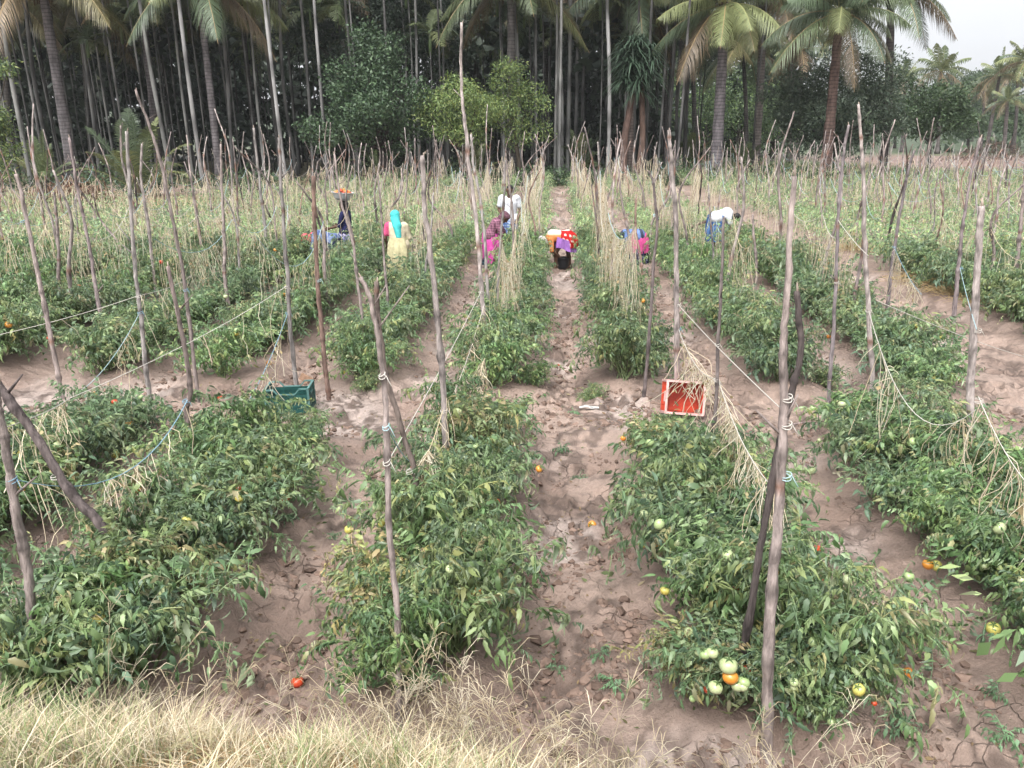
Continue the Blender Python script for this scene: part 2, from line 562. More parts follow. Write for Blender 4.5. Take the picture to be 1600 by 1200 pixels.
for x, y, z in zip(cx, cy, cz):
    s = 0.006 + 0.036 * rng.random() ** 3
    V = ico * (s * (1 + 0.3 * rng.standard_normal((12, 1)))) * np.array([1, 1, 0.7])
    k = 0.5 + 0.6 * rng.random()
    mb.add(V + (x, y, z - s * 0.05), None, icf, mud_wet * k)
tag(mb.build("soil_clods", M_CLOD, smooth=False), kind="stuff")
# ------------------------------------------------------------------ tomato plants
def leaflet(rng, simple=False):
    w = 0.34 + 0.18 * rng.random()
    if simple:
        return np.array([(0, 0, 0), (.45, w * .5, -.08), (.45, -w * .5, -.08), (1, 0, -.35)], float), [(0, 2, 3, 1)], []
    t = np.array([0.0, .20, .36, .52, .74])
    hw = np.array([.05, .46, .36, .44, .20]) * w
    dr = -(0.1 + 0.95 * rng.random())
    fold = (rng.random() - 0.32) * 1.3
    curl = rng.normal() * .26
    V = []
    for ti, h in zip(t, hw):
        z = dr * ti * ti; yy = curl * ti * ti
        V += [(ti, yy + h * math.cos(fold), z + h * math.sin(fold)), (ti, yy, z), (ti, yy - h * math.cos(fold), z + h * math.sin(fold))]
    V.append((0.96, curl, dr * 1.15))
    Q = []
    for k in range(4):
        Q += [(3 * k, 3 * k + 1, 3 * k + 4, 3 * k + 3), (3 * k + 1, 3 * k + 2, 3 * k + 5, 3 * k + 4)]
    T = [(12, 13, 15), (13, 14, 15)]
    return np.array(V, float), Q, T

def compound_leaf(rng, simple=False):
    """one tomato leaf, rachis along +x, length about 1"""
    V, Q, T, k, shade = [], [], [], 0, []
    droop = 0.3 + 0.75 * rng.random()
    def rach(t): return np.array([t * (1 - 0.15 * droop * t), 0, 0.18 * t - droop * t * t])
    spots = [(1.0, 0, .42)] + [(t, s, l) for t, l in (((.72, .36), (.4, .36)) if simple else ((.78, .34), (.54, .36), (.30, .28))) for s in (-1, 1)]
    if not simple:
        spots += [(.66, 1, .12), (.42, -1, .13), (.66, -1, .10)]
    for t, s, l in spots:
        v, q, tr = leaflet(rng, simple)
        l = l * (0.62 + 0.62 * rng.random())
        ang = s * R(62 + 20 * rng.random() - 25 * t) if s else R(20 * (rng.random() - .5))
        pit = R(12 + 70 * rng.random()) + droop * t
        roll = R(40 * (rng.random() - .5))
        M = Matrix.Rotation(ang, 3, 'Z') @ Matrix.Rotation(pit, 3, 'Y') @ Matrix.Rotation(roll, 3, 'X')
        v = (v * l) @ np.array(M).T + rach(t * 0.98)
        V.append(v)
        Q += [tuple(i + k for i in f) for f in q]
        T += [tuple(i + k for i in f) for f in tr]
        shade.append(np.full(len(v), 0.82 + 0.36 * rng.random()))
        k += len(v)
    # the rachis itself, a thin strip
    if not simple:
        for i in range(4):
            p = rach(i / 3.4)
            V.append(np.array([p + (0, .012, 0), p - (0, .012, 0)]))
            shade.append(np.full(2, 1.15))
            if i: Q.append((k - 2, k - 1, k + 1, k))
            k += 2
    return np.concatenate(V), np.array(Q).reshape(-1, 4), np.array(T, dtype=int).reshape(-1, 3), np.concatenate(shade)

_lr = np.random.default_rng(11)
LEAFS = [compound_leaf(_lr) for _ in range(26)]
LEAFS_S = [compound_leaf(_lr, True) for _ in range(8)]
GREENS = np.array([(0.080, 0.135, 0.052), (0.110, 0.172, 0.070), (0.155, 0.212, 0.094), (0.088, 0.140, 0.075), (0.182, 0.232, 0.096)])
YELL = np.array([(0.26, 0.25, 0.11), (0.30, 0.27, 0.15), (0.21, 0.23, 0.09), (0.23, 0.22, 0.11)])

def plant_meshes(seed, n_stem, n_leaf, rx, ry, rz, lsize, simple=False, yellow=0.06, tint=(1, 1, 1)):
    rng = np.random.default_rng(seed)
    st, lf = MB(), MB()
    tips = []
    lib = LEAFS_S if simple else LEAFS
    for i in range(n_stem):
        th = 2 * math.pi * (i + rng.random()) / n_stem
        reach = 0.35 + 0.65 * rng.random() ** 0.7
        hz = (1.05 - 0.75 * reach * rng.random() - 0.25 * reach) * rz
        e = np.array([math.cos(th) * rx * reach, math.sin(th) * ry * reach, max(0.10, hz)])
        mid = np.array([e[0] * 0.45, e[1] * 0.45, max(e[2], 0.45 * rz) * (0.85 + 0.2 * rng.random())])
        P = smooth_path([(rng.normal() * .04, rng.normal() * .04, 0.0), tuple(mid * (0.6, 0.6, 0.62)), tuple(mid), tuple(e)], 12)
        if not simple:
            tube(st, P[::2], np.linspace(0.008, 0.003, 6), 4, (0.13, 0.17, 0.075), cap=False)
        for j in range(n_leaf):
            t = 0.34 + 0.66 * (j + rng.random()) / n_leaf
            k = min(int(t * 11), 10)
            p = P[k] + (P[k + 1] - P[k]) * (t * 11 - k) if k < 11 else P[11]
            tg = P[min(k + 1, 11)] - P[k]
            az = math.atan2(tg[1], tg[0]) + rng.normal() * 1.25
            el = R(10 + rng.normal() * 34) + 0.35 * (p[2] / rz)
            roll = rng.normal() * 0.45
            M = np.array(Matrix.Rotation(az, 3, 'Z') @ Matrix.Rotation(-el, 3, 'Y') @ Matrix.Rotation(roll, 3, 'X'))
            V, Q, T, sh = lib[rng.integers(len(lib))]
            s = lsize * .88 * (0.5 + 0.75 * rng.random())
            old = p[2] < 0.35 * rz
            if rng.random() < yellow * (2.2 if old else 1):
                c = YELL[rng.integers(4)] * (0.7 + 0.5 * rng.random())
            else:
                c = GREENS[rng.integers(5)] * (0.8 + 0.45 * rng.random())
            W_ = (V * s) @ M.T + p
            W_[:, 2] = np.maximum(W_[:, 2], 0.015)
            lf.add(W_, Q, T, sh[:, None] * c[None, :] * np.array(tint)[None, :])
            tips.append(p)
    return (st.mesh("stems", M_TOMLEAF) if not simple else None), (lf.mesh("foliage", M_TOMLEAF) if not simple else lf), np.array(tips)

PV = [plant_meshes(100 + i, 21, 22, rx, 0.46, rz, ls, False, yl, ti) for i, (rx, rz, ls, yl, ti) in enumerate((
    (0.62, 0.72, 0.185, 0.05, (1, 1, 1)), (0.60, 0.62, 0.17, 0.04, (0.92, 1.02, 0.95)), (0.66, 0.78, 0.195, 0.07, (1.08, 1.05, 1.0)),
    (0.58, 0.60, 0.18, 0.30, (1.15, 1.06, 0.95)), (0.64, 0.66, 0.185, 0.06, (0.9, 0.95, 1.05)), (0.60, 0.74, 0.17, 0.05, (1.0, 1.12, 0.95)),
    (0.55, 0.55, 0.17, 0.40, (1.2, 1.05, 0.95))))]
PS = [plant_meshes(200 + i, 11, 7, 0.62, 0.48, 0.70, 0.24, True, 0.10) for i in range(5)]

# a tomato: five-lobed flattened ball with a star-shaped green calyx
def tomato_mesh(name, c, c2, seed):
    rng = np.random.default_rng(seed)
    mb = MB()
    nu, nv = 9, 14
    V, C = [], []
    for i in range(nu):
        ph = math.pi * i / (nu - 1)
        for j in range(nv):
            th = 2 * math.pi * j / nv
            r = 1 + 0.035 * math.cos(5 * th) * math.sin(ph)
            dip = -0.16 * math.exp(-(ph / 0.4) ** 2)
            V.append((r * math.sin(ph) * math.cos(th), r * math.sin(ph) * math.sin(th), 0.86 * math.cos(ph) + dip))
            f = min(1, max(0, (math.cos(ph) * 0.5 + 0.5) + 0.1 * rng.normal()))
            C.append(np.array(c) * (1 - f) + np.array(c2) * f)
    mb.add(np.array(V) * 0.033, grid_faces(nu, nv, True), None, np.array(C))
    for k in range(5):
        a = 2 * math.pi * k / 5
        d = np.array([math.cos(a), math.sin(a), 0]); s = np.array([-math.sin(a), math.cos(a), 0])
        mb.add(np.array([(0, 0, .76) + s * .0, d * .3 + s * .12 + (0, 0, .82), d * .3 - s * .12 + (0, 0, .82), d * .75 + (0, 0, .74)]) * 0.033,
               [(0, 2, 3, 1)], None, (0.07, 0.13, 0.04))
    tube(mb, np.array([(0, 0, .022), (.004, 0, .034), (.010, .003, .045)]), 0.0022, 5, (0.10, 0.16, 0.06))
    return mb.mesh(name, M_FRUIT)
TOMS = {'green': tomato_mesh("tomato", (0.42, 0.50, 0.25), (0.30, 0.42, 0.17), 1),
        'pale': tomato_mesh("tomato", (0.55, 0.58, 0.36), (0.38, 0.47, 0.22), 2),
        'yellow': tomato_mesh("tomato", (0.62, 0.47, 0.10), (0.50, 0.50, 0.14), 3),
        'orange': tomato_mesh("tomato", (0.72, 0.22, 0.03), (0.62, 0.30, 0.05), 4),
        'red': tomato_mesh("tomato", (0.58, 0.045, 0.02), (0.55, 0.09, 0.03), 5)}

PEOPLE_SPOTS = [(-4.83, 18.6), (-5.0, 17.3), (-3.2, 16.3), (-1.42, 18.4), (-1.1, 19.5), (0.2, 18.4), (1.85, 19.0), (4.1, 20.6)]
CRATE_SPOTS = [(1.55, 8.35, 0.42), (-2.9, 8.95, 0.5)]
prng = np.random.default_rng(77)
spots, beyond = [], []
for ri, (rx, y0, y1, hw, ph) in enumerate(ROWS):
    y = y0 + 0.15
    while y < y1:
        step = 0.29 if ri < 5 else 0.43 if y < 20 else 0.5
        x = rx + prng.normal() * 0.06 + (0.26 * hw * (1 if int(y * 3.45) % 2 else -1) if ri < 5 else 0)
        yy = y + prng.normal() * 0.06
        sc = 0.84 + 0.3 * prng.random()
        if ri < 5 and y1 - y < 0.75: sc *= (0.5 if y1 - y < .5 else .66) if ri in (1, 3) else .85
        ok = in_view(x, yy, 0.4, 0.12)
        gap = prng.random() < (0.0 if y < 9 else 0.045)
        for (qx, qy) in PEOPLE_SPOTS:
            if abs(x - qx) < 0.5 and abs(yy - qy) < 0.33: gap = True
            if qy in (17.3, 18.6) and abs(x - qx) < .6 and -1.7 < yy - qy < 0: gap = True
        for (qx, qy, qr) in CRATE_SPOTS:
            if (x - qx) ** 2 + (yy - qy) ** 2 < qr ** 2: gap = True
        if ok and not gap:
            spots.append((math.hypot(x, yy), x, yy, sc, hw, ri))
        elif not gap and in_view(x, yy, 0.4, 0.42):
            beyond.append((math.hypot(x, yy), x, yy, sc, hw, ri))      # just outside the frame
        y += step
for px, py, s in ((1300, 1120, .95), (1345, 1050, .85), (1262, 1150, .6), (1085, 1100, .75), (1290, 610, .5), (925, 622, .33), (575, 618, .35), (835, 612, .55), (1330, 715, .75)):     # stragglers at the bed ends
    q = on_ground(px, py)
    spots.append((q.length, q.x, q.y, s, 0.6, -1))
spots.sort()
N_IND = 300
FR = np.random.default_rng(31)
near_plants = []
for k, (d, x, y, sc, hw, ri) in enumerate(spots[:N_IND]):
    v = FR.choice(7, p=(.22, .2, .2, .03, .16, .17, .02))
    stm, fol, tips = PV[v]
    root = empty("tomato_plant", (x, y, gz(x, y) - 0.03), FR.choice([0, math.pi]) + FR.normal() * 0.25)
    root.scale = (sc * hw / 0.6, sc, sc * (0.9 + 0.22 * FR.random()))
    root.scale.z *= 1.0 if ri < 5 or y < 13 else 1.18
    link("stems", stm, root)
    link("foliage", fol, root)
    ph = ROWS[ri][4] if ri >= 0 else None
    if ph:
        tag(root, "tomato plant in the " + ph, "tomato plant", "tomato plants in the " + ph)
    near_plants.append((root, tips, d, ri))
for root, tips, d, ri in near_plants:
    if ri < 0:
        x = root.location.x
        nm = "small tomato bush at a bed's end, " + ("beside the central furrow on its right" if 0.2 < x < 0.9 and root.location.y > 6 else
              "at the left edge of the central furrow" if -1 < x <= 0.2 else
              "left of the two crossing stakes" if x < -1 else "%s of the thick pinkish stake" % ("left" if x < 1 else "lower right" if root.location.y < 3.6 else "right") if root.location.y < 5 else "right, nearer the camera" if root.location.y < 8.4 else "standing right beyond the cross channel")
        tag(root, nm, "tomato plant", "tomato plants outside the beds")
    n = FR.poisson(6.0 if d < 8.5 else 3.0 if d < 13 else 1.0)
    for _ in range(n):
        p = tips[FR.integers(len(tips))]
        if p[2] < 0.08: continue
        ripe = FR.random()
        kind = 'green' if ripe < .48 else 'pale' if ripe < .80 else 'yellow' if ripe < .87 else 'orange' if ripe < .95 else 'red'
        o = link("tomato", TOMS[kind], root)
        out = np.array([p[0], p[1], 0]); out /= np.linalg.norm(out) + 1e-6
        o.location = Vector(p + out * (.02 + 0.10 * FR.random()) + (0, 0, .02 - 0.06 * FR.random()))
        o.rotation_euler = (FR.normal() * .5, FR.normal() * .5, FR.random() * 6)
        s = 0.7 + 0.45 * FR.random()
        o.scale = (s, s, s)
        if kind in ('red', 'orange', 'yellow'):
            o["label"] = "ripening %s tomato among the green ones" % kind

# the truss of fruit hanging low on the near right bed
def nearest_plant(p):
    return min(near_plants, key=lambda r: (r[0].location.x - p.x) ** 2 + (r[0].location.y - p.y) ** 2)[0]
bpy.context.view_layer.update()
for px, py, kd, sz, Y in ((1138, 1040, 'pale', 1.2, 3.34), (1141, 1058, 'orange', 1.05, 3.33), (1152, 1070, 'pale', .9, 3.33), (1162, 1066, 'green', .85, 3.33),
                          (1118, 1074, 'pale', .95, 3.32), (1113, 1020, 'pale', .8, 3.37), (1102, 1022, 'green', .75, 3.37), (1160, 1072, 'pale', .75, 3.32),
                          (1184, 925, 'pale', 1.0, 3.95), (1186, 940, 'pale', 1.1, 3.93), (1196, 943, 'green', 1.0, 3.93), (1200, 900, 'green', .9, 4.0),
                          (1240, 1003, 'green', 1.1, 3.75), (1252, 1000, 'pale', 1.0, 3.75), (1450, 882, 'orange', 1.0, 4.95), (1463, 884, 'yellow', 1.0, 4.95),
                          (1552, 982, 'yellow', 1.1, 4.2), (1465, 812, 'yellow', 1.0, 5.4), (745, 925, 'orange', .9, 3.95), (197, 995, 'pale', 1.2, 3.6),
                          (775, 785, 'red', .9, 5.5), (1028, 850, 'orange', 1.0, 5.0), (180, 710, 'yellow', 1.0, 6.6), (203, 683, 'pale', 1.3, 6.9),
                          (1268, 735, 'pale', 1.1, 6.9), (395, 735, 'orange', 1.0, 6.4), (365, 768, 'yellow', 1.0, 6.1), (712, 664, 'pale', .9, 7.3)):
    p = at(px, py, Y)
    r = nearest_plant(p)
    o = link("tomato", TOMS[kd], r)
    o.matrix_parent_inverse = r.matrix_world.inverted()
    o.location = p
    o.scale = (sz * 1.15,) * 3
    o.rotation_euler = (0.3 * FR.normal(), 0.3 * FR.normal(), FR.random() * 6)

# the rest of the crop, too far and too many to tell apart
mb = MB()
for k, (d, x, y, sc, hw, ri) in enumerate(spots[N_IND:] + beyond):
    if d > 30 and k % 4 == 3: continue
    _, lf, _ = PS[FR.integers(5)]
    V = np.concatenate(lf.V); C = np.concatenate(lf.C); Q = np.concatenate(lf.Q)
    if d > 27:
        keep = FR.random(len(Q)) < 0.6
        Q = Q[keep]
    a = FR.random() * 6.28
    Rm = np.array([[math.cos(a), -math.sin(a), 0], [math.sin(a), math.cos(a), 0], [0, 0, 1]])
    V = (V @ Rm.T) * np.array([sc * hw / .6, sc, sc * (1.05 + 0.3 * FR.random())])
    mb.add(V + (x, y, gz(x, y) - .02 if y < 26 else 0.08), Q, None, C * ((1.12 if d < 27 else .9) + 0.4 * FR.random()))
tag(mb.build("tomato_crop", M_TOMLEAF), kind="stuff")

# fruit dropped on the mud
for px, py, kd, lab in ((447, 806, 'red', "split red tomato lying on the mud left of the two crossing stakes"), (452, 802, 'orange', "orange tomato touching a split red one on the mud"),
                   (465, 1069, 'red', "round red tomato on the mud near the dry grass"), (925, 823, 'orange', "squashed orange tomato in the middle of the central furrow"),
                   (1275, 866, 'red', "red tomato on the mud just right of the thick stake"), (1283, 916, 'red', "red tomato by leaves, below another right of the thick stake"),
                   (1403, 654, 'red', "red tomato on the cross channel below sagging twine"), (1323, 538, 'red', "red tomato by a bed edge, right one of two"),
                   (1293, 541, 'orange', "orange tomato by a bed edge, left one of two"), (345, 629, 'red', "red tomato at a stake's foot beside the cross channel"),
                   (149, 620, 'orange', "orange tomato at the foot of the bed on the far left"), (1418, 1058, 'orange', "mud-smeared orange tomato in the furrow at the lower right"),
                   (1422, 984, 'yellow', "dull yellow tomato in the furrow at the lower right"), (422, 587, 'orange', "orange tomato under leaves behind the dark green crate")):
    q = on_ground(px, py)
    o = link("tomato", TOMS[kd])
    o.location = (q.x, q.y, gz(q.x, q.y) + 0.024)
    o.rotation_euler = (FR.normal() * 1.2, FR.normal() * 1.2, FR.random() * 6)
    o.scale = (1.1,) * 3
    tag(o, lab, "tomato", "tomatoes dropped on the mud")
# ------------------------------------------------------------------ stakes
srng = np.random.default_rng(404)
PINK = (0.36, 0.298, 0.278); GREY = (0.36, 0.328, 0.312); DARK = (0.135, 0.110, 0.105); RED = (0.30, 0.20, 0.165); PALE = (0.45, 0.388, 0.365)

def stake_mesh(P, r0, r1, col, seed, ns=9, n=60, twigs=0, slant=True):
    rng = np.random.default_rng(seed)
    pts = smooth_path(P, n)
    L = np.linalg.norm(pts[-1] - pts[0])
    t = np.linspace(0, 1, n)
    wob = np.cumsum(rng.normal(size=(n, 2)), axis=0)
    wob -= np.outer(t, wob[-1])
    pts[:, :2] += wob * 0.0009 * L
    rad = r0 + (r1 - r0) * t
    rad = rad * (1 + 0.05 * rng.standard_normal(n))
    C = np.tile(np.array(col, float), (n, 1)) * (1 + 0.06 * rng.standard_normal((n, 1)))
    # old branch scars: short swellings, some darker or freshly reddish
    for _ in range(int(3 + L * 1.6)):
        k = rng.integers(2, n - 2)
        rad[k] *= 1.13 + 0.14 * rng.random()
        C[k] = np.array(col) * (0.45 + 0.2 * rng.random()) if rng.random() < .8 else np.array((0.25, 0.15, 0.115))
    mb = MB()
    tube(mb, pts, rad, ns, C, True, 0.045, rng)
    if slant:   # splintered end of paler wood
        d = pts[-1] - pts[-2]; d /= np.linalg.norm(d)
        u = np.array([1, 0, 0.0])
        for k in range(1):
            o = pts[-1] + u * r1 * .35
            tube(mb, [o - d * r1, o + d * r1 * (1.2 + 1.8 * rng.random()) + u * r1 * 0.4 * rng.normal()], [r1 * .6, r1 * .2], 5, np.array((0.46, 0.37, 0.31)))
    for _ in range(twigs):
        k = rng.integers(int(n * .3), n - 2)
        a = rng.random() * 6.28
        e = np.array([math.cos(a), math.sin(a) * .4, 0.5 + rng.random()]) * (0.05 + 0.12 * rng.random())
        tube(mb, [pts[k], pts[k] + e], [rad[k] * .45, rad[k] * .18], 5, np.array(col) * .85)
    return mb

STAKE_XY = []
TIES = []
def stake_px(name, pix, w0, w1, col, label, group=None, depth=None, twigs=2, cat="stake", knots=()):
    """pix: photo points from the foot up; the pole stands in an upright plane through its foot"""
    b = on_ground(*pix[0]) if depth is None else at(pix[0][0], pix[0][1], depth)
    foot = Vector((b.x, b.y, gz(b.x, b.y)))
    P = [Vector((0, 0, -0.12))]
    sc = (b - Vector((0, 0, CAM_H))).length / FPX
    for q in pix[1:]:
        P.append(at(q[0], q[1], b.y) - foot)
    r0 = w0 * 0.5 * sc * .66
    r1 = w1 * 0.5 * sc * .58
    seed = int(srng.integers(1e9))
    mb = stake_mesh(P, r0, r1, col, seed, twigs=twigs)
    o = mb.build(name, M_STAKE)
    o.location = foot
    tag(o, label, cat, group)
    STAKE_XY.append((foot.x, foot.y))
    # cord knotted round the pole: a part of its own
    for (kx, ky, kc) in knots:
        c = at(kx, ky, b.y) - foot
        kb = MB()
        f = (c.z - 0) / max(P[-1].z, .1)
        rr = (r0 + (r1 - r0) * f) * 1.12 + 0.002
        for m in range(2):
            a = np.linspace(0, 2 * math.pi, 15)
            ring = np.stack([c.x + rr * np.cos(a), c.y + rr * np.sin(a), c.z + 0.012 * (m - 1) + 0.008 * np.sin(a + m)], -1)
            tube(kb, ring, 0.0026, 5, kc, cap=False)
        tube(kb, [(c.x + rr, c.y, c.z), (c.x + rr + .03, c.y - .02, c.z - .05)], 0.002, 4, kc)
        kb.build("knotted_cord", M_TWINE, o)
    return o

WHT = (0.56, 0.53, 0.48); BLU = (0.24, 0.38, 0.47); CYN = (0.40, 0.55, 0.58)
stake_px("wooden_stake", [(1200, 1196), (1205, 1020), (1222, 800), (1231, 620), (1229, 480), (1241, 275)], 25, 10, PINK,
         "thick pale pinkish stake at the lower right, foot at the picture's bottom", knots=[(1230, 620, WHT), (1229, 662, WHT), (1228, 742, CYN)])
stake_px("wooden_stake", [(1160, 968), (1190, 860), (1213, 720), (1235, 620), (1250, 540), (1245, 455)], 16, 13, DARK,
         "dark bent stake leaning against the thick pale pinkish stake", depth=3.72, twigs=0)
stake_px("wooden_stake", [(625, 1142), (622, 1000), (612, 870), (603, 690), (596, 590), (580, 490), (563, 433)], 15, 9, PINK,
         "knobbly pinkish stake, front one of a crossing pair tied together", knots=[(603, 665, CYN), (604, 720, WHT), (597, 585, WHT)])
stake_px("wooden_stake", [(663, 836), (648, 750), (630, 680), (604, 590), (594, 520), (588, 440)], 14, 11, (0.21, 0.165, 0.145),
         "dark brown stake, rear one of a crossing pair tied together", depth=5.0, twigs=1, knots=[(640, 735, WHT)])
stake_px("wooden_stake", [(700, 786), (690, 600), (675, 420), (664, 330), (660, 243)], 15, 10, PALE,
         "tall smooth pale pole right of the crossing pair of stakes", twigs=0, knots=[(694, 640, WHT)])
stake_px("wooden_stake", [(68, 1092), (45, 920), (22, 780), (6, 680), (-6, 600)], 19, 15, PINK,
         "pinkish upright stake on the far left rising from dry grass", knots=[(18, 748, BLU)])
stake_px("wooden_stake", [(213, 908), (165, 835), (110, 768), (60, 690), (0, 604), (-30, 560)], 20, 18, (0.185, 0.150, 0.145),
         "thick dark stake leaning steeply across the lower left bed", depth=4.3, knots=[(88, 742, WHT)])
stake_px("wooden_stake", [(306, 772), (297, 690), (289, 640), (296, 610), (283, 520), (262, 416)], 13, 9, (0.24, 0.19, 0.175),
         "crooked brown stake with a kink, blunt top, lower left beds", knots=[(290, 625, BLU)])
stake_px("wooden_stake", [(236, 635), (222, 520), (213, 430), (205, 320), (198, 205)], 10, 7, GREY,
         "grey stake by the cross channel on the left with blue knotted cord", knots=[(219, 487, BLU), (216, 462, WHT)])
stake_px("wooden_stake", [(98, 628), (78, 520), (58, 430), (38, 330), (25, 272)], 10, 8, PINK,
         "brownish stake at the cross channel, leftmost of those standing there", knots=[(36, 345, BLU)])
stake_px("wooden_stake", [(312, 636), (300, 540), (285, 430), (262, 310), (240, 220), (212, 140)], 9, 5, PINK,
         "tall slender pinkish stake leaning left, ending before the young palm", knots=[(290, 452, BLU)])
stake_px("wooden_stake", [(463, 606), (455, 530), (448, 430), (441, 320), (436, 215)], 11, 7, GREY,
         "grey stake standing inside the dark green crate's near edge", knots=[(448, 447, WHT), (450, 488, BLU)], depth=8.75)
stake_px("wooden_stake", [(516, 632), (507, 550), (499, 470), (494, 380), (490, 275)], 11, 10, RED,
         "straight reddish brown stake right of the dark green crate, flat sawn top", twigs=1, knots=[(498, 437, CYN)])
stake_px("wooden_stake", [(574, 586), (566, 510), (556, 430), (549, 370), (532, 310), (522, 240)], 8, 5, PINK,
         "thin pinkish stake passing before the woman with the bowl")
stake_px("wooden_stake", [(609, 540), (606, 470), (600, 400), (596, 330), (590, 270)], 7, 4, PINK,
         "thin stake just right of the crossing pair's tips, beyond the channel")
stake_px("wooden_pole", [(768, 598), (757, 500), (748, 400), (738, 290), (728, 200), (720, 130), (721, 35)], 12, 6, PALE,
         "tallest pole in the field, reaching up to the tree crowns", cat="pole", knots=[(752, 455, WHT), (752, 530, (0.6, .25, .1))])
stake_px("wooden_stake", [(770, 545), (763, 450), (757, 360), (745, 280), (736, 210)], 8, 6, GREY,
         "grey stake close behind the tallest pole, left of the bent pink skirt", knots=[(752, 330, CYN)])
stake_px("wooden_stake", [(780, 555), (779, 460), (783, 380), (789, 300), (790, 250)], 7, 5, GREY,
         "thin grey stake before the woman in the pink skirt")
stake_px("wooden_stake", [(806, 470), (803, 400), (800, 330), (794, 280), (790, 240)], 7, 4, PINK,
         "thin stake in front of the man in the white shirt")
stake_px("wooden_stake", [(1004, 636), (1012, 560), (1018, 440), (1026, 360), (1020, 290), (1013, 268)], 9, 5, (0.20, 0.165, 0.16),
         "dark wavy stake at the near end of the first bed right of the furrow", knots=[(1023, 335, CYN)])
stake_px("wooden_stake", [(1060, 625), (1059, 540), (1057, 440), (1057, 340), (1050, 270), (1045, 203)], 14, 8, PALE,
         "smooth pale pole standing at the red crate", depth=8.6, twigs=0, knots=[(1059, 475, WHT), (1059, 513, BLU)])
stake_px("wooden_stake", [(1104, 800), (1108, 720), (1118, 620), (1122, 520), (1126, 430), (1131, 340)], 10, 6, (0.27, 0.225, 0.215),
         "thin grey brown stake right of the red crate, rising from the near bed", knots=[(1121, 537, WHT), (1119, 592, WHT)])
stake_px("wooden_stake", [(1294, 650), (1299, 560), (1306, 460), (1309, 350), (1316, 260), (1326, 195)], 9, 6, (0.29, 0.25, 0.255),
         "grey stake beyond the channel, between the thick stake and the tall smooth pole", knots=[(1307, 440, WHT)])
stake_px("wooden_stake", [(1368, 692), (1361, 570), (1354, 440), (1349, 330), (1346, 240), (1341, 163)], 12, 6, PALE,
         "tall smooth pale pole with a pointed top on the right", twigs=0, knots=[(1357, 485, WHT)])
stake_px("wooden_stake", [(1386, 497), (1394, 420), (1402, 360), (1412, 300), (1428, 235)], 8, 5, (0.27, 0.23, 0.235),
         "dark grey stake leaning right on the edge of the wide mud path", knots=[(1397, 385, BLU)])
stake_px("wooden_stake", [(1487, 535), (1494, 460), (1502, 390), (1510, 320), (1532, 215)], 10, 5, (0.26, 0.215, 0.215),
         "dark stake leaning right by heaped straw on the mud path", knots=[(1500, 418, BLU)])
stake_px("wooden_stake", [(1515, 770), (1519, 660), (1524, 550), (1529, 430), (1533, 322)], 17, 13, PALE,
         "thick straight pale pole with dark top near the right edge", twigs=0, knots=[(1526, 515, WHT), (1528, 625, WHT)])
stake_px("wooden_stake", [(1582, 480), (1590, 400), (1597, 330), (1606, 240)], 9, 6, PINK,
         "pinkish stake at the right edge of the picture, upper field")
stake_px("wooden_stake", [(176, 560), (160, 500), (148, 440), (138, 380), (121, 300), (108, 215)], 10, 5, (0.30, 0.245, 0.24),
         "stake with a rotten knobbly middle on the left, amid tangled twine")
stake_px("wooden_stake", [(247, 480), (239, 420), (231, 340), (222, 280), (222, 225)], 7, 5, PALE,
         "thin whitish stake left of the tall slender leaning one")
stake_px("wooden_stake", [(362, 510), (352, 440), (351, 380), (347, 300), (345, 225)], 9, 5, PINK,
         "pinkish stake in the left field, left of the tall areca trunk")
stake_px("wooden_stake", [(418, 415), (416, 370), (411, 320), (404, 260), (396, 200)], 8, 5, GREY,
         "greyish stake in the left field with a bent tip")
stake_px("wooden_stake", [(101, 490), (93, 440), (92, 390), (88, 330), (84, 300)], 8, 5, PINK,
         "short crooked stake in the far left tangle of twine")
stake_px("wooden_stake", [(1180, 470), (1182, 420), (1177, 370), (1176, 335)], 7, 5, PINK,
         "short stake beside the man bending in a checked lungi")
stake_px("wooden_stake", [(943, 330), (938, 290), (936, 250), (934, 222)], 6, 4, GREY, "pale stake just right of the central furrow's far half")
stake_px("wooden_stake", [(993, 480), (988, 420), (983, 370), (972, 320), (966, 262)], 7, 4, PINK, "pinkish stake before the bending woman in a pink skirt")
stake_px("wooden_stake", [(1005, 470), (1001, 410), (992, 360), (994, 310)], 6, 5, RED, "short brown stake close to the bending woman in a pink skirt")
for (x0, y0, pts, lab) in (
        (1225, 300, None, None),):
    pass

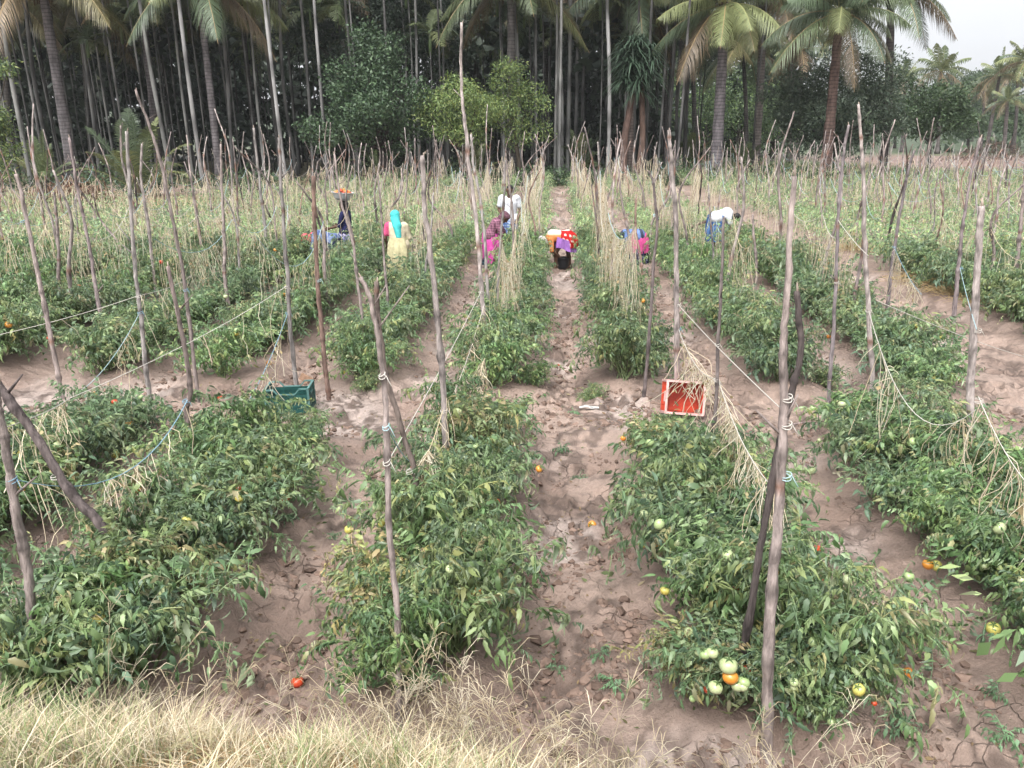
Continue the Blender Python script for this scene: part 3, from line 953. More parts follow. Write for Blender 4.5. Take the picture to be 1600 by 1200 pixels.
# stakes farther out, standing in the beds at their own irregular steps
VAR = [stake_mesh([(0, 0, -.1), (srng.normal() * .05, srng.normal() * .05, L * .35), (srng.normal() * .10, srng.normal() * .08, L * .7), (srng.normal() * .16, srng.normal() * .1, L)],
                  .020 + .008 * srng.random(), .008 + .004 * srng.random(), c, 900 + i, 7, 26, 2).mesh("wooden_stake", M_STAKE)
       for i, (L, c) in enumerate(((2.5, PINK), (2.8, GREY), (2.2, PINK), (3.1, (.31, .26, .25)), (2.6, PALE), (2.4, RED), (2.9, PINK), (2.0, GREY), (3.3, PALE), (2.7, DARK)))]
cand, ROWSTAKES = [], {}
for ri, (rx, y0, y1, hw, ph) in enumerate(ROWS):
    if ri < 5: continue
    y = y0 + 0.3 + srng.random() * 1.2
    lst = []
    while y < y1 + 0.3:
        x = rx + srng.normal() * 0.13
        h = 1.28 + 0.42 * srng.random()
        lst.append((x, y, h))
        clash = any((x - a) ** 2 + (y - b) ** 2 < (1.4 if b < 14 else .35) for a, b in STAKE_XY) or (y < 11.5)
        for (qx, qy) in PEOPLE_SPOTS:
            if abs(x - qx) < 0.22 and -2.5 < y - qy < 0.3: clash = True
        if in_view(x, y, 2, 0.02) and not clash:
            cand.append((math.hypot(x, y), x, y, ri))
        y += 1.5 + 1.1 * srng.random()
    ROWSTAKES[ri] = lst
cand.sort()
for d, x, y, ri in cand[:255]:
    o = link("wooden_stake", VAR[srng.integers(10)])
    o.location = (x, y, gz(x, y))
    o.rotation_euler = (srng.normal() * .055, srng.normal() * .075, srng.random() * 6.28)
    s = 0.9 + 0.3 * srng.random()
    o.scale = (1.15 * s, 1.15 * s, s * (.74 + .26 * srng.random()))
    zn = "near half" if y < 24 else "far half"
    ph = ROWS[ri][4].split(",")[0]
    tag(o, "wooden stake in the %s of the %s" % (zn, ph), "stake", "bare stakes in the %s of the %s" % (zn, ph))
mb = MB()
for d, x, y, ri in cand[255:]:
    L = 1.7 + .9 * srng.random()
    a = srng.normal(size=2) * .12
    tube(mb, [(x, y, 0), (x + a[0], y + a[1], L * .6), (x + a[0] * 1.5 + srng.normal() * .06, y + a[1], L)], [.03, .022, .012], 5,
         np.array((PINK, GREY, PALE)[srng.integers(3)]) * (0.7 + .4 * srng.random()))
if mb.n:
    tag(mb.build("wooden_stakes", M_STAKE), kind="stuff")

# ------------------------------------------------------------------ twine: a cord from stake to stake with dry jute strands hanging to the plants
trng = np.random.default_rng(808)
STRAW = np.array([(0.66, 0.57, 0.41), (0.74, 0.66, 0.50), (0.57, 0.47, 0.33), (0.70, 0.58, 0.43), (0.76, 0.70, 0.55)])
def strand(mb, p, q, w, slack=0.1, n=5, flat=False):
    n = n + 2
    t = np.linspace(0, 1, n)[:, None]
    P = np.asarray(p)[None, :] * (1 - t) + np.asarray(q)[None, :] * t
    b = trng.normal(size=2) * slack
    P[:, 0] += (np.sin(t[:, 0] * math.pi) * b[0]); P[:, 1] += np.sin(t[:, 0] * math.pi) * b[1]
    P[1:-1] += trng.normal(size=(n - 2, 3)) * min(.012, .0045 + (w < .0028) * trng.random() * .012)
    c = STRAW[trng.integers(5)] * (0.8 + .4 * trng.random())
    tube(mb, P, w, 3, c, cap=False)

def twine_span(A, B, sag, dens, w, rope_c, drop=(0.55, 1.0), spread=0.09, tuft=0.3, parent_label=None, group=None, cat="twine", nrope=14, bunch=0.25, sub=5, rope_w=0.0034):
    t = np.linspace(0, 1, nrope)
    A = np.asarray(A, float); B = np.asarray(B, float)
    P = A[None] * (1 - t[:, None]) + B[None] * t[:, None]
    P[:, 2] -= sag * 4 * t * (1 - t) * (1 + 0.25 * (t - .5))
    rp = MB()
    tube(rp, P, rope_w, 5, rope_c, cap=False)
    hs = MB()
    L = np.linalg.norm(B - A)
    nS = int(dens * L)
    cl = trng.random(max(2, int(L * 3)))
    for _ in range(nS):
        s = trng.random() if trng.random() > bunch else np.clip(cl[trng.integers(len(cl))] + trng.normal() * .02, 0, 1)
        k = min(int(s * (nrope - 1)), nrope - 2)
        f = s * (nrope - 1) - k
        p = P[k] * (1 - f) + P[k + 1] * f
        if trng.random() < tuft:      # loose end dangling
            q = p + np.array([trng.normal() * .05, trng.normal() * .06, -(0.10 + 0.35 * trng.random())])
        else:
            zz = 0.35 + 0.4 * trng.random()
            q = np.array([p[0] + trng.normal() * spread, p[1] + trng.normal() * spread * .8, zz])
            if q[2] > p[2] - .2: q[2] = p[2] - .3
        strand(hs, p, q, w * (0.7 + .6 * trng.random()), 0.05, sub)
        if w < .0032 and trng.random() < .45:      # shrivelled leaves still clinging to the dead vine
            for _k in range(trng.integers(1, 4)):
                u = .15 + .8 * trng.random()
                c0 = p * (1 - u) + q * u
                e1 = trng.normal(size=3) * .013; e2 = trng.normal(size=3) * .007 + (0, 0, -.016)
                hs.add(np.array([c0, c0 + e2 + e1, c0 + e2 * 2, c0 + e2 - e1]), [(0, 1, 2, 3)], None, np.array(((.34, .27, .15), (.26, .20, .11), (.40, .35, .20))[trng.integers(3)]))
    return rp, hs

def make_twine(A, B, sag, dens, w, rope_c, label, group=None, **kw):
    rp, hs = twine_span(A, B, sag, dens, w, rope_c, **kw)
    root = rp.build("twine_line", M_TWINE)
    if hs.n: tag(hs.build("hanging_strands", M_TWINE, root), kind="stuff")
    tag(root, label, "twine", group)
    return root

# the ones nearest, from the photo
P_ = at
ROPES = [
    (P_(757, 475, 9.6), P_(690, 655, 8.1), .10, 45, .0030, WHT, "white cord with straw strands between the tallest pole and the smooth pale pole", {}),
    (P_(692, 640, 5.6), P_(640, 742, 4.95), .10, 75, .0030, (.5, .42, .28), "bunched straw twine hooked over the dark stake of the crossing pair", dict(bunch=.7)),
    (P_(757, 560, 8.6), P_(697, 620, 6.2), .30, 38, .0030, (.55, .47, .33), "looping straw twine draped before the tall smooth pale pole", dict(bunch=.6)),
    (P_(18, 748, 4.05), P_(293, 625, 5.5), .30, 26, .0028, BLU, "blue and white cord sagging across the lower left with dangling tufts", dict(tuft=.6, bunch=.6)),
    (P_(1121, 590, 6.3), P_(1222, 775, 4.3), .12, 52, .0030, WHT, "white cord sloping down to the thick pale pinkish stake with straw fringe", dict(bunch=.4)),
    (P_(1059, 475, 8.6), P_(1222, 640, 4.1), .02, 0, .0024, WHT, "tight white cord from the pale pole at the red crate to the thick stake", {}),
    (P_(1060, 513, 8.6), P_(1119, 592, 6.3), .12, 24, .0030, WHT, "blue-white cord with straw hanging over the red crate", dict(spread=.2)),
    (P_(1529, 620, 5.6), P_(1640, 790, 4.4), .08, 30, .0030, WHT, "white cord running out of the picture from the thick straight pale pole", {}),
    (P_(1358, 488, 6.5), P_(1525, 640, 5.7), .42, 26, .0030, WHT, "low sagging cord with bunched straw between the two smooth pale poles", dict(bunch=.6, tuft=.4)),
    (P_(-20, 527, 9.2), P_(216, 462, 8.9), .03, 1, .0024, WHT, "tight white cord crossing the left edge above the cross channel", {}),
    (P_(216, 462, 8.9), P_(300, 430, 13), .05, 4, .0024, WHT, "white cord running back from the grey stake with blue knots", {}),
    (P_(8, 668, 4.2), P_(110, 622, 6.5), .02, 12, .0024, WHT, "white cord from the far left stake to the channel edge", {}),
    (P_(110, 622, 6.5), P_(448, 447, 8.75), .06, 3, .0030, WHT, "long white cord climbing to the grey stake in the green crate", {}),
    (P_(450, 488, 8.75), P_(365, 660, 6.9), .10, 18, .0030, BLU, "blue cord dropping from the grey stake in the green crate", dict(bunch=.7)),
    (P_(219, 487, 8.9), P_(120, 615, 7.5), .10, 14, .0024, CYN, "pale blue cord dropping from the grey stake on the left", dict(bunch=.7)),
    (P_(752, 455, 9.6), P_(607, 720, 4.6), .03, 0, .0024, WHT, "straight white cord from the tallest pole down to the crossing pair", {}),
    (P_(604, 665, 3.55), P_(644, 722, 5.4), .04, 0, .0024, CYN, "short loose pale blue cord between the crossing stakes", {}),
    (P_(1307, 340, 8.8), P_(1357, 400, 6.6), .02, 0, .0024, WHT, "short tight cord to the pointed pale pole", {}),
    (P_(1397, 385, 13.2), P_(1440, 460, 11), .06, 22, .0025, BLU, "pale blue cord by the wide mud path with straw tuft", dict(bunch=.7)),
    (P_(1500, 418, 12), P_(1526, 515, 5.7), .02, 0, .0024, CYN, "blue cord from the dark leaning stake to the thick straight pole", {}),
    (P_(1370, 470, 6.5), P_(1610, 560, 9), .03, 0, .0024, WHT, "white cord crossing the mud path at the right edge", {}),
]
for A, B, sag, dens, w, rc, lab, kw in ROPES:
    make_twine(A, B, sag, dens, w, rc, lab, None, **kw)

# row after row of it beyond
spans = []
for ri, lst in ROWSTAKES.items():
    for (a, b) in zip(lst[:-1], lst[1:]):
        mx_, my_ = (a[0] + b[0]) / 2, (a[1] + b[1]) / 2
        if in_view(mx_, my_, 1.2, 0.03) and my_ > 11.0:
            spans.append((math.hypot(mx_, my_), a, b, ri))
spans.sort(key=lambda s: s[0])
DENSE = {5: 2.5, 6: 1.4, 19: 1.8, 20: 1.5, 21: 1.2}
mbA = MB()
for k, (d, a, b, ri) in enumerate(spans):
    f = DENSE.get(ri, 1.0 if ri < 19 else 0.6)
    if d < 20 and ri not in (5, 19): f *= 0.75
    dens = (27 if d < 20 else 12 if d < 32 else 4.5) * f * (0.35 + 1.1 * trng.random())
    w = 0.0022 if d < 15 else 0.003 if d < 22 else 0.0042 if d < 32 else 0.0062
    mx_, my_ = (a[0] + b[0]) / 2, (a[1] + b[1]) / 2
    for qx, qy in PEOPLE_SPOTS:
        if -.6 < qy - my_ < 7 and abs(mx_ / my_ - qx / qy) < .035: dens *= .22
    if ri in DENSE: a = (a[0], a[1], a[2] + .3); b = (b[0], b[1], b[2] + .3)
    A = (a[0], a[1], a[2] + .1); B = (b[0], b[1], b[2] + .1)
    rc = (WHT, CYN, (.55, .47, .33), (.55, .47, .33))[trng.integers(4)]
    sag = 0.22 + 0.35 * trng.random()
    if k < 230:
        ph = ROWS[ri][4].split(",")[0]
        zn = "near half" if (a[1] + b[1]) < 48 else "far half"
        make_twine(A, B, sag, dens, w, rc, "fringed cord in the %s of the %s" % (zn, ph), "fringed cords in the %s of the %s" % (zn, ph),
                   nrope=9, sub=4, bunch=.15, tuft=.25, spread=.11, rope_w=max(.004, w * .9))
    else:
        rp, hs = twine_span(A, B, sag, dens, w, rc, nrope=6, sub=3, tuft=.15, spread=.08, rope_w=w)
        for m_ in (rp, hs):
            if m_.n:
                for V, C in zip(m_.V, m_.C): pass
                mbA.add(np.concatenate(m_.V), np.concatenate(m_.Q), None, np.concatenate(m_.C))
if mbA.n:
    tag(mbA.build("twine", M_TWINE), kind="stuff")
# ------------------------------------------------------------------ crates
def crate(name, c, cr, L=0.52, Wd=0.35, H=0.30, notch=True):
    """open-topped lattice crate standing on its floor; body and rim are separate parts"""
    root = empty(name)
    c = np.array(c); cr = np.array(cr)
    b = MB()
    th = 0.010
    box(b, (0, 0, 0.012), (L - .02, Wd - .02, 0.008), c * .8)
    for s in (-1, 1):
        for axis_, ln, off in ((0, L, Wd / 2), (1, Wd, L / 2)):
            nv = 9 if axis_ == 0 else 6
            top = H - (0.07 if (axis_ == 0 and notch) else 0.012)
            def put(u, z, du, dz, dp=th, cc=c):
                cen = (u, s * off, z) if axis_ == 0 else (s * off, u, z)
                dim = (du, dp, dz) if axis_ == 0 else (dp, du, dz)
                box(b, cen, dim, cc)
            for k in range(nv):
                u = -ln / 2 + ln * (k + .5) / nv
                put(u, top / 2, 0.012, top - .002, th * .9)
            for z, dz in ((0.022, .040), (0.085, .018), (0.145, .018), (0.205, .018)):
                put(0, z, ln - 0.002, dz, th * 1.1)
            # solid panel with the hand-hold
            put(0, top - .012, ln * .98, .022, th * 1.15)
            put(0, 0.12, ln * .985, 0.23, th * .35, c * .75)
    b.build("body", M_PLASTIC, root, smooth=False)
    r = MB()
    for s in (-1, 1):
        for q in (-1, 1):
            box(r, (s * L / 2, q * Wd / 2, H / 2 + .002), (.026, .026, H), cr * .9)          # corner posts
    zt = H
    for s in (-1, 1):
        if notch:
            pr = [(-L / 2, zt), (-L * .30, zt), (-L * .19, zt - .065), (L * .19, zt - .065), (L * .30, zt), (L / 2, zt)]
        else:
            pr = [(-L / 2, zt), (L / 2, zt)]
        for (x0, z0), (x1, z1) in zip(pr[:-1], pr[1:]):
            ln = math.hypot(x1 - x0, z1 - z0)
            M = Matrix.Rotation(-math.atan2(z1 - z0, x1 - x0), 3, 'Y')
            box(r, ((x0 + x1) / 2, s * (Wd / 2 + .001), (z0 + z1) / 2 + .004), (ln + .006, .024, .014), cr, M)
        box(r, (s * (L / 2 + .001), 0, zt + .004), (.024, Wd, .014), cr)
    r.build("rim", M_PLASTIC, root, smooth=False)
    h = MB()
    for s in (-1, 1):
        box(h, (s * (L / 2 + .008), 0, H * .72), (.012, .11, .030), cr)
    h.build("handle", M_PLASTIC, root, smooth=False)
    return root
q = on_ground(466, 655)
gcr = crate("plastic_crate", (0.02, 0.10, 0.088), (0.11, 0.235, 0.22))
gcr.location = (q.x - .10, q.y + .1, gz(q.x, q.y) + .03)
gcr.scale = (.9, .9, .9)
gcr.rotation_euler = (0, R(-1.5), R(6))
tag(gcr, "dark green lattice crate with notched sides standing on the cross channel", "crate")
q = on_ground(1062, 662)
rcr = crate("plastic_crate", (0.80, 0.085, 0.035), (0.80, 0.50, 0.47), 0.40, 0.34, 0.28, False)
rcr.location = (q.x + .02, q.y + .22, gz(q.x, q.y) + .20)
rcr.rotation_euler = (R(74), R(4), R(2))
tag(rcr, "red crate with pale rim tipped on its side at the cross channel", "crate")

# black bucket between the bending picker's feet
def bucket(loc):
    mb = MB()
    n = 20
    prof = [(0.0, .012), (.105, .012), (.108, .0), (.118, .05), (.132, .2), (.140, .265), (.148, .268), (.148, .28), (.136, .28), (.128, .2), (.108, .03), (0.0, .022)]
    a = np.arange(n) * 2 * math.pi / n
    V = np.array([(r * math.cos(t), r * math.sin(t), z) for r, z in prof for t in a])
    mb.add(V, grid_faces(len(prof), n, True), None, (0.012, 0.013, 0.016))
    o = mb.build("bucket", M_PLASTIC)
    o.location = loc
    hb = MB()
    t = np.linspace(0, math.pi, 12)
    tube(hb, np.stack([.145 * np.cos(t), .10 * np.sin(t) * .6, .26 + .06 * np.sin(t)], -1), .004, 5, (.05, .05, .05))
    hb.build("handle", M_METAL, o)
    return o
# ------------------------------------------------------------------ people
def capsule(mb, p, q, r0, r1, sq=None, ns=12, nr=5, C=(1, 1, 1)):
    """round cone from p to q; sq = (direction, factor) squashes the section along a direction"""
    p = np.asarray(p, float); q = np.asarray(q, float)
    d = q - p; L = np.linalg.norm(d)
    d = d / L if L > 1e-6 else np.array([0, 0, 1.0])
    ref = np.array([0, 1.0, 0]) if abs(d[1]) < .8 else np.array([1.0, 0, 0])
    u = np.cross(d, ref); u /= np.linalg.norm(u); w = np.cross(d, u)
    rings = []
    for k in range(nr + 1):
        a = -math.pi / 2 + (math.pi / 2) * k / nr
        rings.append((p + d * r0 * math.sin(a), max(r0 * math.cos(a), 1e-4)))
    for k in range(nr + 1):
        a = (math.pi / 2) * k / nr
        rings.append((q + d * r1 * math.sin(a), max(r1 * math.cos(a), 1e-4)))
    th = np.arange(ns) * 2 * math.pi / ns
    V = np.concatenate([c[None] + r * (np.cos(th)[:, None] * u[None] + np.sin(th)[:, None] * w[None]) for c, r in rings])
    if sq is not None:
        s = np.asarray(sq[0], float); s = s / np.linalg.norm(s)
        rel = V - p
        V = V - np.outer(rel @ s, s) * (1 - sq[1])
    b = len(V)
    Q = grid_faces(len(rings), ns, True)
    V = np.concatenate([V, (p - d * r0)[None], (q + d * r1)[None]])
    T = [(b, (k + 1) % ns, k) for k in range(ns)] + [(b + 1, b - ns + k, b - ns + (k + 1) % ns) for k in range(ns)]
    mb.add(V, Q, T, C)

def melt(mb, name, mat, color, voxel, smooth=4, factor=0.5, parent=None, colorf=None):
    """weld overlapping rounded limbs into one continuous skin"""
    me = mb.mesh(name + "_raw", mat)
    o = bpy.data.objects.new(name + "_raw", me)
    COL.objects.link(o)
    m = o.modifiers.new("r", 'REMESH'); m.mode = 'VOXEL'; m.voxel_size = voxel
    if smooth:
        s = o.modifiers.new("s", 'SMOOTH'); s.iterations = smooth; s.factor = factor
    dg = bpy.context.evaluated_depsgraph_get()
    me2 = bpy.data.meshes.new_from_object(o.evaluated_get(dg))
    COL.objects.unlink(o); bpy.data.objects.remove(o); bpy.data.meshes.remove(me)
    me2.name = name
    n = len(me2.vertices)
    co = np.empty(n * 3, dtype=np.float32); me2.vertices.foreach_get("co", co); co = co.reshape(-1, 3)
    C = np.tile(np.array(color, float), (n, 1))
    if colorf is not None: C = colorf(co, C)
    for a in list(me2.color_attributes): me2.color_attributes.remove(a)
    a = me2.color_attributes.new("col", 'FLOAT_COLOR', 'POINT')
    rg = np.ones((n, 4), dtype=np.float32); rg[:, :3] = C * ALB
    a.data.foreach_set("color", rg.ravel())
    me2.polygons.foreach_set("use_smooth", np.ones(len(me2.polygons), dtype=bool))
    me2.materials.clear(); me2.materials.append(mat)
    return link(name, me2, parent)

V3 = lambda *a: np.array(a, float)
def nrm(v): return v / (np.linalg.norm(v) + 1e-9)
SKIN = (0.105, 0.058, 0.038)

class Fig:
    """joints in metres about the feet; x to the picture's right, y away, z up"""
    def __init__(s, pelvis, chest, neck, head, face, J, hands=('R', 'L'), build=1.0):
        s.pelvis, s.chest, s.neck, s.head, s.face, s.J, s.k = V3(*pelvis), V3(*chest), V3(*neck), V3(*head), nrm(V3(*face)), {a: V3(*b) for a, b in J.items()}, build

    def torso(s, mb, g=0.0):
        k = s.k; ax = nrm(s.chest - s.pelvis); lat = nrm(s.J['shR'] - s.J['shL'])
        fr = nrm(np.cross(ax, lat))
        h = lat * .085 * k
        capsule(mb, s.pelvis - h, s.pelvis + h, .125 * k + g, .125 * k + g)
        mid = (s.pelvis + s.chest) / 2
        capsule(mb, s.pelvis + lat * .04, mid + lat * .04, .115 * k + g, .105 * k + g); capsule(mb, s.pelvis - lat * .04, mid - lat * .04, .115 * k + g, .105 * k + g)
        capsule(mb, mid + lat * .045, s.chest + lat * .06, .105 * k + g, .110 * k + g); capsule(mb, mid - lat * .045, s.chest - lat * .06, .105 * k + g, .110 * k + g)
        capsule(mb, s.chest, s.J['shR'] - lat * .03, .09 * k + g, .062 * k + g); capsule(mb, s.chest, s.J['shL'] + lat * .03, .09 * k + g, .062 * k + g)

    def arm(s, mb, sd, g=0.0, upto='wr', hand=True):
        sh, el, wr = s.J['sh' + sd], s.J['el' + sd], s.J['wr' + sd]
        capsule(mb, sh, el, .050 + g, .038 + g)
        if upto == 'el': return
        capsule(mb, el, wr, .038 + g, .024 + g)
        if not hand: return
        d = nrm(wr - el)
        side = nrm(np.cross(d, V3(0.3, 1, 0.2)))
        nv = nrm(np.cross(d, side))
        d = nrm(d + nv * .15)
        palm = wr + d * .085
        for m in (-.026, -.009, .009, .026):
            capsule(mb, wr + d * .012 + side * m * .7, palm + side * m, .014, .012)
        for m, L in ((-.028, .062), (-.0095, .075), (.0095, .070), (.028, .055)):
            a = palm + side * m; b = a + d * L * .5 + side * m * .12; c = b + nrm(d + nv * .9) * L * .5
            capsule(mb, a, b, .0088, .0080, ns=8, nr=3); capsule(mb, b, c, .0080, .0068, ns=8, nr=3)
        a = wr + d * .03 - side * .026; b = a + nrm(d - side * 1.1 + nv * .3) * .038; c = b + nrm(d - side * .2 + nv * .5) * .03
        capsule(mb, a, b, .011, .0095, ns=8, nr=3); capsule(mb, b, c, .0095, .008, ns=8, nr=3)

    def leg(s, mb, sd, g=0.0, upto='an'):
        hp, kn, an, toe_ = s.J['hp' + sd], s.J['kn' + sd], s.J['an' + sd], s.J['to' + sd]
        capsule(mb, hp, kn, .085 + g, .056 + g)
        if upto == 'kn': return
        mid = kn * .65 + an * .35
        capsule(mb, kn, mid, .053 + g, .055 + g); capsule(mb, mid, an, .055 + g, .036 + g)
        if g: return
        d = nrm(toe_ - an)
        heel = an + V3(0, 0, -.03) - d * V3(1, 1, 0) * .035
        capsule(mb, heel, an, .034, .036)
        capsule(mb, an + V3(0, 0, -.02), toe_, .036, .026); sd_ = nrm(np.cross(d, V3(0, 0, 1)))
        for m in (-.03, -.014, .002, .017, .031):
            capsule(mb, toe_ + sd_ * m * .8 - d * .02, toe_ + sd_ * m + d * (.030 - abs(m + .02) * .35), .012, .010, ns=8, nr=3)

    def headcaps(s, mb, g=0.0):
        f = s.face; up = nrm(s.head - s.neck); up = nrm(up - f * np.dot(up, f)); lat = np.cross(f, up)
        capsule(mb, s.head + up * .025 - f * .018, s.head + up * .03 + f * .022, .088 + g, .084 + g)
        capsule(mb, s.head - up * .01 + f * .012, s.head - up * .075 + f * .040, .076 + g, .045 + g)
        if g: return
        capsule(mb, s.neck, s.head - up * .04, .056, .052)
        capsule(mb, s.head + up * .005 + f * .088, s.head - up * .035 + f * .106, .011, .017, ns=8)      # nose
        capsule(mb, s.head - up * .058 + f * .080 - lat * .018, s.head - up * .058 + f * .080 + lat * .018, .010, .010, ns=8)   # lips
        for q in (-1, 1):
            capsule(mb, s.head + up * .022 + f * .086 + lat * q * .018, s.head + up * .020 + f * .078 + lat * q * .044, .010, .009, ns=8)  # brow
            capsule(mb, s.head + up * .018 + lat * q * .086 - f * .005, s.head - up * .028 + lat * q * .080, .014, .010, ns=8)  # ear

    def body(s, parent, skin=SKIN):
        mb = MB()
        s.torso(mb); capsule(mb, s.chest, s.neck, .075, .056)
        for sd in 'RL':
            s.arm(mb, sd); s.leg(mb, sd)
        s.headcaps(mb)
        def cf(co, C):
            f = s.face; up = nrm(s.head - s.neck); up = nrm(up - f * np.dot(up, f)); lat = np.cross(f, up)
            r = co - s.head
            lip = (abs(r @ up + .058) < .011) & (abs(r @ lat) < .026) & (r @ f > .068)
            C[lip] = C[lip] * np.array((1.1, .62, .62))
            return C
        b = melt(mb, "body", M_SKIN, skin, 0.0085, 3, 0.4, parent, cf)
        e = MB()
        f = s.face; up = nrm(s.head - s.neck); up = nrm(up - f * np.dot(up, f)); lat = np.cross(f, up)
        for q in (-1, 1):
            c = s.head + lat * q * .031 + f * .080 + up * .004
            capsule(e, c, c + f * .001, .0115, .0115, ns=10, nr=4, C=(.55, .52, .48))
            capsule(e, c + f * .008, c + f * .0085, .0052, .0052, ns=8, nr=3, C=(.01, .006, .005))
        e.build("eyes", M_SKIN, parent)
        return b

def cloth(parent, name, col, fn, voxel=0.011, smooth=5, colorf=None, fac=0.5):
    mb = MB(); fn(mb)
    return melt(mb, name, M_CLOTH, col, voxel, smooth, fac, parent, colorf)

def drape(parent, name, rings, colf, folds=9, amp=.018, ns=56, seed=0):
    """skirt lofted through (centre, rx, ry) rings from waist to hem, with folds deepening towards the hem"""
    rng = np.random.default_rng(seed)
    n = len(rings); m = 16
    th = np.arange(ns) * 2 * math.pi / ns
    ph = rng.random(4) * 6.28
    V, C = [], []
    for i in range(m):
        s = i / (m - 1) * (n - 1); k = min(int(s), n - 2); t = s - k
        t2 = t * t * (3 - 2 * t) if n == 2 else t
        c = np.array(rings[k][0]) * (1 - t2) + np.array(rings[k + 1][0]) * t2
        rx = rings[k][1] * (1 - t2) + rings[k + 1][1] * t2; ry = rings[k][2] * (1 - t2) + rings[k + 1][2] * t2
        a = amp * (0.25 + 1.4 * i / (m - 1))
        w = 1 + a / .2 * (np.sin(folds * th + ph[0] + .8 * i / m) + .6 * np.sin((folds * 2 + 3) * th + ph[1]) + .5 * np.sin(3 * th + ph[2] + i / m))
        tilt = rings[k][3] if len(rings[k]) > 3 else (0, 0)
        x = c[0] + rx * w * np.cos(th); y = c[1] + ry * w * np.sin(th)
        z = c[2] + tilt[0] * np.cos(th) + tilt[1] * np.sin(th) + .008 * np.sin(5 * th + ph[3]) * i / m
        V.append(np.stack([x, y, z], -1))
    V = np.concatenate(V)
    C = np.array([colf(*v) for v in V])
    mb = MB(); mb.add(V, grid_faces(m, ns, True), None, C)
    # hem turned inward so the cloth has thickness
    Vi = V.reshape(m, ns, 3)[::-1].copy()
    cen = Vi.mean(axis=1, keepdims=True)
    Vi = (cen + (Vi - cen) * .965).reshape(-1, 3)
    mb.add(np.concatenate([V[-ns:], Vi]), grid_faces(m + 1, ns, True), None, np.concatenate([C[-ns:], C.reshape(m, ns, 3)[::-1].reshape(-1, 3)]))
    return mb.build(name, M_CLOTH, parent)

def person(loc, label, fig, rz=0.0):
    root = empty("person", (loc[0], loc[1], gz(loc[0], loc[1]) + .005), rz)
    tag(root, label, "person")
    fig.body(root)
    return root

def hair_cap(fig, parent, bun=True, col=(0.012, 0.010, 0.010)):
    f = fig.face; up = nrm(fig.head - fig.neck); up = nrm(up - f * np.dot(up, f))
    def fn(mb):
        capsule(mb, fig.head + up * .045 - f * .032, fig.head + up * .055 + f * .012, .090, .080)
        capsule(mb, fig.head - up * .02 - f * .04, fig.head - up * .05 - f * .04, .070, .055)
        if bun: capsule(mb, fig.head - up * .03 - f * .115, fig.head - up * .05 - f * .12, .045, .042)
    mb = MB(); fn(mb)
    return melt(mb, "hair", M_HAIR, col, 0.009, 3, .4, parent)

def kerchief(fig, parent, col, tail=None, colorf=None):
    f = fig.face; up = nrm(fig.head - fig.neck); up = nrm(up - f * np.dot(up, f))
    def fn(mb):
        capsule(mb, fig.head + up * .04 - f * .035, fig.head + up * .05 + f * .018, .100, .090)
        capsule(mb, fig.head + up * .01 - f * .04, fig.head - up * .07 - f * .045, .092, .085)
        if tail:
            for p, q, r0, r1 in tail: capsule(mb, p, q, r0, r1)
    return cloth(parent, "headscarf", col, fn, 0.011, 4, colorf)

cs = lambda *c: (lambda x, y, z: c)

# 1 the carrier: navy blouse, pale printed skirt, basin of tomatoes on her head, forearm reaching left
X, Y = -4.83, 18.6
F = Fig((0, 0, .86), (-.01, 0, 1.17), (-.02, 0, 1.31), (-.035, .01, 1.42), (-.92, .35, -.05),
        dict(shR=(.02, .17, 1.25), elR=(-.02, .23, 1.02), wrR=(-.22, .17, .97), shL=(-.02, -.17, 1.25), elL=(-.10, -.22, .99), wrL=(-.33, -.20, .93),
             hpR=(0, .09, .84), knR=(-.03, .10, .45), anR=(.02, .10, .07), toR=(-.11, .11, .03), hpL=(0, -.09, .84), knL=(-.05, -.09, .45), anL=(-.02, -.09, .07), toL=(-.15, -.09, .03)))
p = person((X, Y), "person in a navy blouse carrying a heaped metal basin of tomatoes on the head", F)
NAVY = (0.022, 0.024, 0.075)
cloth(p, "blouse", NAVY, lambda mb: (F.torso(mb, .016), F.arm(mb, 'R', .014, 'el'), F.arm(mb, 'L', .014, 'el')))
def prnt(x, y, z):
    return (.52, .50, .66) if math.sin(x * 55 + 3 * math.sin(z * 31)) * math.sin(z * 43 + y * 50) > -.15 else (.12, .11, .36)
drape(p, "skirt", [((0, 0, .90), .15, .19), ((0, 0, .72), .19, .22), ((0, 0, .10), .24, .25)], prnt, seed=1)
hair_cap(F, p)
# the basin rests on her head: a thing of its own
mb = MB()
nB = 36
prof = [(0.0, 0.0), (.10, .0), (.135, .012), (.175, .07), (.195, .135), (.205, .158), (.222, .160), (.223, .167), (.204, .168), (.190, .14), (.168, .075), (.128, .02), (0, .012)]
a = np.arange(nB) * 2 * math.pi / nB
mb.add(np.array([(r * math.cos(t), r * math.sin(t), z) for r, z in prof for t in a]), grid_faces(len(prof), nB, True), None, (0.62, 0.63, 0.66))
basin = mb.build("metal_basin", M_METAL)
basin.location = (X - .04, Y + .01, gz(X, Y) + 1.545)
basin.scale = (1.18, 1.18, 1.1)
basin.rotation_euler = (0, R(3), 0)
tag(basin, "round metal basin balanced on the head of the navy-bloused carrier", "basin")
prn = np.random.default_rng(3)
for k in range(46):
    r = .195 * math.sqrt(prn.random()); t = prn.random() * 6.28
    o = link("tomato", TOMS['red' if prn.random() < .45 else 'orange'])
    o.location = basin.location + Vector((r * math.cos(t), r * math.sin(t), .135 + .085 * (1 - (r / .195) ** 2) + .03 * prn.random()))
    o.rotation_euler = tuple(prn.random(3) * 6)
    tag(o, "ripe tomato heaped in the metal basin on the carrier's head", "tomato", "tomatoes heaped in the basin")

